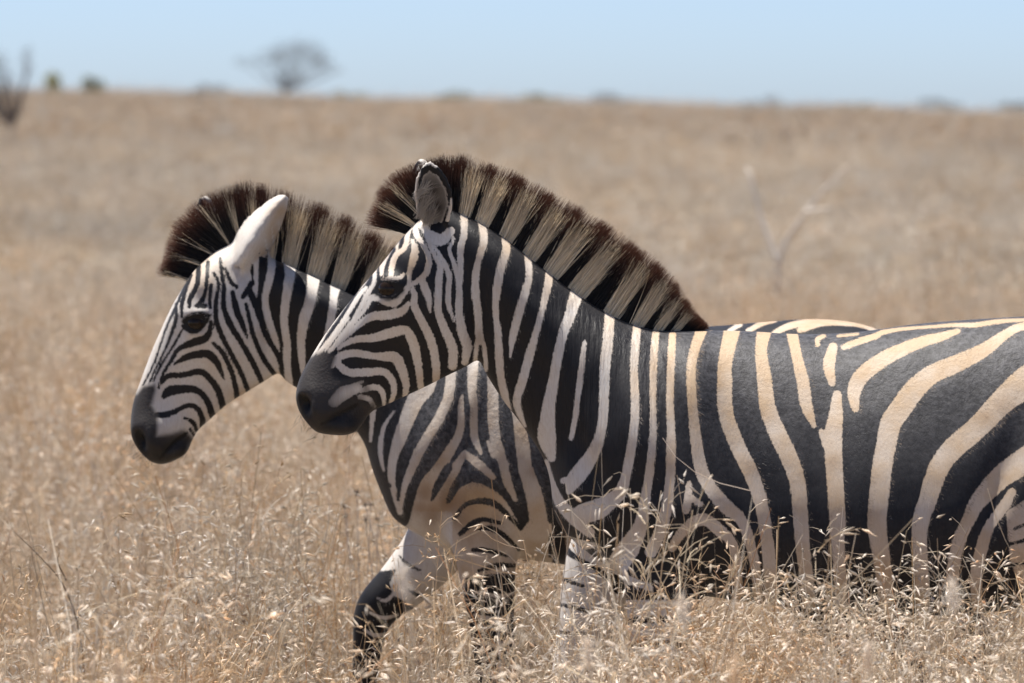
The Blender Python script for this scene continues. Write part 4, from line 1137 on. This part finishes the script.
def scatter(name, col_objs, pos, rotz, tilt, scl, idx, label, cat):
    """one object of grass: points in a mesh, tufts set on them by geometry nodes"""
    c = bpy.data.collections.new(name + '_tufts')
    for o in col_objs: c.objects.link(o)
    me = bpy.data.meshes.new(name)
    me.vertices.add(len(pos)); me.vertices.foreach_set('co', pos.astype(np.float32).ravel())
    me.update()
    a = me.attributes.new('rot', 'FLOAT_VECTOR', 'POINT')
    rv = np.stack([tilt[:, 0], tilt[:, 1], rotz], 1).astype(np.float32); a.data.foreach_set('vector', rv.ravel())
    fattr(me, 'scl', scl)
    a = me.attributes.new('pick', 'INT', 'POINT'); a.data.foreach_set('value', idx.astype(np.int32))
    o = bpy.data.objects.new(name, me); COL.objects.link(o)
    ng = bpy.data.node_groups.new(name, 'GeometryNodeTree')
    ng.interface.new_socket('Geometry', in_out='INPUT', socket_type='NodeSocketGeometry')
    ng.interface.new_socket('Geometry', in_out='OUTPUT', socket_type='NodeSocketGeometry')
    gi = ng.nodes.new('NodeGroupInput'); go = ng.nodes.new('NodeGroupOutput')
    iop = ng.nodes.new('GeometryNodeInstanceOnPoints')
    ci = ng.nodes.new('GeometryNodeCollectionInfo')
    ci.inputs['Collection'].default_value = c
    ci.inputs['Separate Children'].default_value = True; ci.inputs['Reset Children'].default_value = True
    def na(nm, ty):
        n = ng.nodes.new('GeometryNodeInputNamedAttribute'); n.data_type = ty; n.inputs['Name'].default_value = nm
        return n.outputs['Attribute']
    L = ng.links
    L.new(gi.outputs[0], iop.inputs['Points']); L.new(ci.outputs[0], iop.inputs['Instance'])
    iop.inputs['Pick Instance'].default_value = True
    L.new(na('pick', 'INT'), iop.inputs['Instance Index'])
    L.new(na('rot', 'FLOAT_VECTOR'), iop.inputs['Rotation'])
    L.new(na('scl', 'FLOAT'), iop.inputs['Scale'])
    L.new(iop.outputs[0], go.inputs[0])
    md = o.modifiers.new('grass', 'NODES'); md.node_group = ng
    tag(o, label, cat, kind='stuff')
    return o

def field(y0, y1, dens, side, slope=0.0871):
    """random points in the wedge the camera could see between two depths"""
    n = int(((y1 - y0) * (slope * (y0 + y1) / 2 + side) * 2) * dens)
    u = rng.random(n)
    # area grows with depth
    a0, a1 = slope * y0 + side, slope * y1 + side
    yy = y0 + (y1 - y0) * (np.sqrt(a0 ** 2 + u * (a1 ** 2 - a0 ** 2)) - a0) / (a1 - a0 + 1e-9)
    xx = rng.uniform(-1, 1, n) * (slope * yy + side)
    return xx, yy

def tuft_height(x, y):
    v = np.sin(x * 2.1 + np.sin(y * 1.3) * 1.7) * np.sin(y * 1.7 + np.sin(x * 1.1) * 1.3 + 2) + 0.6 * np.sin(x * 5.3 + y * 2.2) * np.sin(y * 4.1 - x * 1.7)
    return 1 + 0.20 * np.clip(v, -1.2, 1.2)

def build_grass():
    near = [make_tuft(100 + i, 30 + 2 * (i % 4), 40, .10, .42, .90, heads=(.25, .6, .85)[i % 3], tangled=1, lean=(.03, .34)).obj('near_tuft', tint=(1.02, .985, .92)) for i in range(9)]
    bands = [(9.4, 18, 27, 2.2, (0.66, 1.08)), (18, 34, 16, 2.5, (0.66, 1.10))]
    X, Y, S = [], [], []
    for (a, b, d, sd_, sc) in bands:
        x, y = field(a, b, d, sd_, 0.16); X.append(x); Y.append(y); S.append(rng.uniform(*sc, len(x)))
    X, Y, S = map(np.concatenate, (X, Y, S))
    S *= tuft_height(X, Y)
    S = np.where((Y > 10.4) & (Y < 11.6) & (X > .0), S * 1.10, S)
    # lower growth where the animals stand
    inF = (np.abs(Y - 12.0) < .42) & (X > CHF.ox - .62) & (X < CHF.ox + 1.0)
    inR = (np.abs(Y - 13.0) < .42) & (X > CHR.ox - .75) & (X < CHR.ox + .8)
    S = np.where(inF | inR, S * .80, S)
    # thinner before the walking legs of the rear zebra
    S = np.where((Y > 10.6) & (Y < 12.9) & (X > -.40) & (X < .07), S * .82, S)
    n = len(X)
    scatter('dry_grass', near, np.stack([X, Y, terrain(X, Y)], 1), rng.uniform(0, 6.28, n), rng.normal(0, .10, (n, 2)), S, rng.integers(0, len(near), n),
            'dry straw coloured grass standing around and behind the zebras', 'grass')
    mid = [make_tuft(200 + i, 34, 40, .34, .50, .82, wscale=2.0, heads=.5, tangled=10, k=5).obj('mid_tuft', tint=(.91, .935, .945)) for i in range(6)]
    x, y = field(34, 100, 7, 4, 0.26); n = len(x)
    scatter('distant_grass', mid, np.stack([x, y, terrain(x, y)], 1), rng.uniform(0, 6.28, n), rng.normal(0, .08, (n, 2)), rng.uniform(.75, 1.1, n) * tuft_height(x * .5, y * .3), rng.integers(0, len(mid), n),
            'pale dry grass in the middle of the field', 'grass')
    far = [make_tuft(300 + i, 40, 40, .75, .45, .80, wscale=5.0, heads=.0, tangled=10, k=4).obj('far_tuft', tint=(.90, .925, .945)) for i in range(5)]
    x, y = field(100, 285, 2.4, 6, 0.30); n = len(x)
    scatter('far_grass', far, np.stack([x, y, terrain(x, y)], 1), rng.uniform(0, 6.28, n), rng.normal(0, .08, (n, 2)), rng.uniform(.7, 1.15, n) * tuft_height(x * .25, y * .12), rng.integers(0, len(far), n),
            'brown grass far off up to the crest under the sky', 'grass')
    # taller seeding stems between the camera and the animals
    tall = [make_tuft(400 + i, 9, 4, .10, .72, 1.02, heads=1.0, lean=(.08, .48), k=8).obj('tall_tuft', tint=(1.02, .985, .92)) for i in range(7)]
    n1, n2 = 210, 80
    x = np.concatenate([rng.uniform(.02, 1.45, n1), rng.uniform(-1.6, 1.6, n2)])
    y = np.concatenate([rng.uniform(10.6, 11.62, n1), rng.uniform(9.6, 11.6, n2)])
    s = np.concatenate([rng.uniform(.80, 1.06, n1), rng.uniform(.62, .86, n2)])
    s = np.where((x > -.40) & (x < .07), s * .80, s)
    n = len(x)
    scatter('seeding_grass', tall, np.stack([x, y, terrain(x, y)], 1), rng.uniform(0, 6.28, n), rng.normal(0, .10, (n, 2)), s, rng.integers(0, len(tall), n),
            'tall thin grass stems with silvery seed heads before the zebras', 'grass')
build_grass()

# ------------------------------------------------------------------ bushes and trees on the far crest
def plain_mat(name, c1, c2, scale, rough=0.9):
    m, nt, bs = new_mat(name)
    tc = N(nt, 'ShaderNodeTexCoord'); nz = N(nt, 'ShaderNodeTexNoise'); nz.inputs['Scale'].default_value = scale; nz.inputs['Detail'].default_value = 5
    nt.links.new(tc.outputs['Object'], nz.inputs['Vector'])
    nt.links.new(mixc(nt, nz.outputs[0], c1, c2), bs.inputs['Base Color'])
    bs.inputs['Roughness'].default_value = rough
    return m
BARK = plain_mat('grey_bark', (0.09, 0.075, 0.065), (0.20, 0.17, 0.15), 8)
DEADWOOD = plain_mat('dead_wood', (0.42, 0.37, 0.32), (0.66, 0.60, 0.54), 30)
LEAF_OLIVE = plain_mat('olive_leaves', (0.16, 0.165, 0.075), (0.26, 0.25, 0.12), 3)
LEAF_GREY = plain_mat('grey_leaves', (0.11, 0.115, 0.10), (0.19, 0.19, 0.16), 3)
LEAF_YELLOW = plain_mat('yellow_leaves', (0.26, 0.25, 0.07), (0.40, 0.36, 0.12), 3)
WEED = plain_mat('dry_weed', (0.14, 0.105, 0.08), (0.34, 0.27, 0.21), 40)

def tree(name, label, cat, px, D, lobes, leaf_mat, n_twig, n_leaf, leaf, trunk_r, base_off=0.0, limb_r=.5, bark=BARK, seed=1):
    """lobes: px, py, rx px, rz px in the photo, turned into metres at depth D; trunk rises from the ground there"""
    r = np.random.default_rng(seed)
    x0 = px2w(px, 100, D)[0]
    z0 = float(terrain(x0, D)) - 0.05
    root = empty(name, (x0, D, z0))
    tag(root, label, cat)
    s = D / FPX
    L = []
    for (lx, ly, rx, rz) in lobes:
        X, Z = px2w(lx, ly, D)
        L.append((np.array([X - x0, 0, Z - z0]), rx * s, rz * s))
    pw = np.array([l[1] * l[2] for l in L]); pw /= pw.sum()
    top = np.mean([l[0] for l in L], axis=0)
    B = Builder(); g = GrassMesh()
    fork = np.array([top[0] * .25, 0, max(.25, top[2] * .45)])
    B.tube([(0, 0, 0, trunk_r * 1.3, trunk_r * 1.3), (fork[0] * .3, 0, fork[2] * .5, trunk_r, trunk_r), (*fork, trunk_r * .8, trunk_r * .8)], ns=8, sub=3)
    ends = []
    for c, rx, rz in L:
        for k in range(5 if len(L) < 4 else 3):
            e = c + np.array([r.uniform(-.7, .7) * rx, r.uniform(-.7, .7) * rx, r.uniform(-.6, .5) * rz])
            m = fork * .45 + e * .55 + r.normal(0, .12, 3) * rz + np.array([0, 0, -.15 * rz])
            B.tube([(*fork, *(trunk_r * limb_r,) * 2), (*m, *(trunk_r * limb_r * .6,) * 2), (*e, *(trunk_r * limb_r * .2,) * 2)], ns=6, sub=4)
            ends.append((m, e, rx, rz))
    mesh_obj('trunk', B.v, B.f, bark, root)
    LV, LF = [], []; nv = 0
    T = Builder()
    for i in range(n_twig):
        c, rx, rz = L[r.choice(len(L), p=pw)]
        m, e, _, _ = ends[r.integers(len(ends))]
        a = r.normal(0, 1, 3); a /= np.linalg.norm(a); q = r.random() ** .45
        p = c + a * q * np.array([rx, rx, rz])
        d = (p - fork); d /= np.linalg.norm(d) + 1e-9
        d = d + r.normal(0, .5, 3); d /= np.linalg.norm(d)
        l = r.uniform(.25, .6) * max(rz, .3)
        w = max(.004, .0018 * D / 60)
        sd = np.cross(d, r.normal(0, 1, 3)); sd /= np.linalg.norm(sd) + 1e-9
        up = np.cross(d, sd)
        b0 = p - d * l * .6; t0 = p + d * l * .4
        V = [b0 + sd * w, b0 - sd * w * .5 + up * w * .8, b0 - sd * w * .5 - up * w * .8, t0]
        LV.append(np.array(V)); LF += [(nv, nv + 1, nv + 3), (nv + 1, nv + 2, nv + 3), (nv + 2, nv, nv + 3)]; nv += 4
    mats = [0] * len(LF)
    for i in range(n_leaf):
        c, rx, rz = L[r.choice(len(L), p=pw)]
        a = r.normal(0, 1, 3); a /= np.linalg.norm(a); q = r.random() ** .4
        cl = np.sin(a[0] * 7 + seed) * np.sin(a[2] * 6 + 2 * seed) * np.sin(a[1] * 5)
        if cl < -0.12: continue
        p = c + a * q * np.array([rx, rx, rz]) * (1 + .18 * cl)
        u = r.normal(0, 1, 3); u /= np.linalg.norm(u); v = np.cross(u, r.normal(0, 1, 3)); v /= np.linalg.norm(v)
        h = leaf * r.uniform(.6, 1.3)
        LV.append(np.array([p - u * h, p + v * h * .5, p + u * h, p - v * h * .5])); LF.append((nv, nv + 1, nv + 2, nv + 3)); nv += 4; mats.append(1)
    o = mesh_obj('crown', np.concatenate(LV), LF, bark, root, smooth=False)
    o.data.materials.append(leaf_mat)
    o.data.polygons.foreach_set('material_index', np.array(mats, dtype=np.int32))
    return root

tree('acacia_tree', 'thin crowned grey acacia standing alone on the skyline', 'tree', 283, 256,
     [(297, 53, 30, 17), (270, 56, 16, 11), (322, 62, 14, 13), (247, 61, 16, 7), (292, 74, 16, 12), (340, 70, 9, 5)], LEAF_GREY, 800, 720, .07, .08, seed=3)
tree('bare_tree', 'bare grey tree at the left edge of the field', 'tree', 11, 120,
     [(8, 84, 9, 16), (27, 62, 7, 20), (-2, 64, 12, 18), (20, 100, 10, 14), (-14, 86, 12, 18)], LEAF_GREY, 700, 60, .04, .085, seed=5)
tree('bush', 'yellowish green bush on the skyline, nearest to the bare tree', 'bush', 53, 246, [(53, 80, 9, 8), (54, 90, 9, 6)], LEAF_YELLOW, 120, 560, .08, .05, seed=7)
tree('bush', 'olive bush on the skyline, just right of the yellowish one', 'bush', 92, 246, [(88, 83, 8, 8), (98, 86, 8, 7), (90, 92, 12, 5)], LEAF_OLIVE, 120, 560, .08, .05, seed=8)
tree('bush', 'wispy grey bush on the skyline, left of the acacia', 'bush', 212, 246, [(205, 88, 10, 5), (220, 89, 10, 5), (196, 92, 10, 3)], LEAF_GREY, 400, 150, .06, .04, seed=9)
tree('bush', 'small pale green bush on the skyline, just right of the acacia', 'bush', 347, 246, [(340, 94, 9, 4), (358, 95, 9, 3)], LEAF_YELLOW, 100, 130, .06, .04, seed=10)
tree('bush', 'low dark bush on the skyline above the front zebra\'s ear', 'bush', 459, 246, [(459, 95, 15, 5), (440, 98, 10, 2.5)], LEAF_OLIVE, 120, 240, .07, .04, seed=12)
tree('bush', 'low dark bush on the skyline above the front zebra\'s mane', 'bush', 537, 246, [(534, 97, 14, 5), (552, 99, 12, 3)], LEAF_OLIVE, 120, 260, .07, .04, seed=13)
tree('bush', 'grey twiggy bush on the skyline above the front zebra\'s neck', 'bush', 606, 246, [(606, 97, 18, 6), (628, 101, 10, 2.5)], LEAF_GREY, 360, 150, .06, .04, seed=14)
tree('bush', 'sparse thin bush on the skyline above the front zebra\'s withers', 'bush', 770, 246, [(772, 100, 12, 6), (752, 104, 14, 3)], LEAF_GREY, 200, 110, .06, .04, seed=15)
tree('bush', 'flat green bush on the skyline above the rear zebra\'s back', 'bush', 852, 246, [(846, 105, 12, 2.5), (866, 105, 9, 2.5)], LEAF_OLIVE, 80, 180, .06, .04, seed=16)
tree('bush', 'rounded grey bush on the skyline towards the right edge', 'bush', 936, 246, [(932, 103, 16, 5), (952, 106, 14, 3)], LEAF_GREY, 220, 260, .07, .04, seed=17)
tree('bush', 'dark low bush on the skyline at the right edge', 'bush', 1016, 246, [(1014, 106, 20, 4)], LEAF_GREY, 200, 230, .07, .04, seed=18)

def branch(name, label, cat, D, lines, r0, mat, seed):
    """dead stalks traced as lines in the photo, set at one place in the field"""
    r = np.random.default_rng(seed)
    bx = px2w(lines[0][0][0], 100, D)[0]
    z0 = float(terrain(bx, D))
    o_ = (bx, D, z0)
    B = Builder()
    for ln in lines:
        P = []
        yv = r.uniform(-.25, .25)
        for i, (px, py) in enumerate(ln):
            X, Z = px2w(px, py, D)
            t = i / (len(ln) - 1)
            P.append((X - bx, yv * t, Z - z0, r0 * (1 - .6 * t), r0 * (1 - .6 * t)))
        B.tube(P, ns=6, sub=4)
    o = mesh_obj(name, B.v, B.f, mat)
    o.location = o_
    tag(o, label, cat)
    return o
branch('dead_branch', 'forked pale dead branch sticking out of the grass behind the front zebra', 'branch', 33,
       [[(778, 300), (779, 262), (788, 238), (806, 212), (826, 188), (848, 166)], [(779, 266), (770, 240), (760, 212), (752, 178), (748, 168)], [(806, 212), (816, 210), (830, 208)]], .0145, DEADWOOD, 1)
branch('dead_stalk', 'grey dead stalk standing in the grass left of the rear zebra\'s mane', 'branch', 52,
       [[(66, 262), (64, 225), (61, 196), (58, 172)], [(64, 225), (72, 205), (74, 190)], [(62, 205), (52, 190), (50, 180)]], .008, WEED, 2)
branch('thin_stalk', 'thin dark bent stalk in the grass in the lower left corner', 'branch', 13.2,
       [[(86, 690), (80, 625), (66, 580), (46, 552), (22, 525)], [(66, 580), (60, 560), (64, 548)], [(46, 552), (38, 548), (26, 552)]], .0022, WEED, 3)

def weed(label, px, py, D, rad_px, n, seed):
    """a dry weed: branched stalk with dark spiky seed balls"""
    r = np.random.default_rng(seed)
    X, Z = px2w(px, py, D); z0 = float(terrain(X, D)); s = D / FPX
    B = Builder(); V = []; F = []; nv = 0
    for k in range(n):
        e = np.array([r.normal(0, rad_px * s * .55), r.normal(0, rad_px * s * .55), Z - z0 + r.normal(0, rad_px * s * .6)])
        B.tube([(r.normal(0, .02), r.normal(0, .02), 0, .0016, .0016), (e[0] * .5 + r.normal(0, .03), e[1] * .5, e[2] * .6, .0013, .0013), (*e, .0008, .0008)], ns=5, sub=4)
        for q in range(30):
            d = r.normal(0, 1, 3); d /= np.linalg.norm(d); w = np.cross(d, r.normal(0, 1, 3)); w /= np.linalg.norm(w)
            u = np.cross(d, w); l = r.uniform(.006, .016)
            V += [e + w * .0013, e - w * .0007 + u * .0011, e - w * .0007 - u * .0011, e + d * l]
            F += [(nv, nv + 1, nv + 3), (nv + 1, nv + 2, nv + 3), (nv + 2, nv, nv + 3)]; nv += 4
    nst = len(B.f)
    B.add(V, F)
    o = mesh_obj('dry_weed', B.v, B.f, WEED, smooth=False)
    o.data.materials.append(DEADWOOD)
    o.data.polygons.foreach_set('material_index', np.array([1] * nst + [0] * (len(B.f) - nst), dtype=np.int32))
    o.location = (X, D, z0)
    tag(o, label, 'weed')
weed('dark spiky dry weed in the grass beside the rear zebra\'s chest', 364, 512, 14.0, 20, 7, 4)

# feathery heads close to the camera, out of focus
def plumes():
    r = np.random.default_rng(21)
    g = GrassMesh()
    for (px, py, D) in [(952, 592, 8.6), (682, 606, 8.8), (404, 578, 8.5), (588, 650, 8.9), (868, 655, 8.7), (118, 668, 8.8), (735, 668, 8.4)]:
        X, Z = px2w(px, py, D)
        base = np.array([X + r.uniform(-.12, .12), D, -.02]); tip = np.array([X, D, Z])
        t = np.linspace(0, 1, 9)[:, None]
        P = base + (tip - base) * t + np.sin(t * 3.0) * np.array([.02, .01, 0])
        g.ribbon(P, np.linspace(.0026, .0012, 9), C_STRAW, np.array([.1, -1, .1]))
        ax = P[-1] - P[-2]; ax /= np.linalg.norm(ax)
        for _ in range(190):
            p = tip - ax * r.uniform(-.014, .032)
            d = r.normal(0, 1, 3) + ax * .9; d /= np.linalg.norm(d)
            l = r.uniform(.008, .024)
            g.ribbon(np.array([p, p + d * l * .6, p + d * l + np.array([0, 0, -.002])]), np.array([.0009, .0006, .0003]), C_HEAD * r.uniform(.8, 1.1), r.normal(0, 1, 3))
    o = mesh_obj('feather_grass', np.concatenate(g.V), np.concatenate(g.F), STRAW, None, smooth=False)
    cattr(o.data, 'col', np.concatenate(g.C))
    tag(o, 'fluffy pale grass plumes close to the camera, out of focus', 'grass', kind='stuff')
plumes()
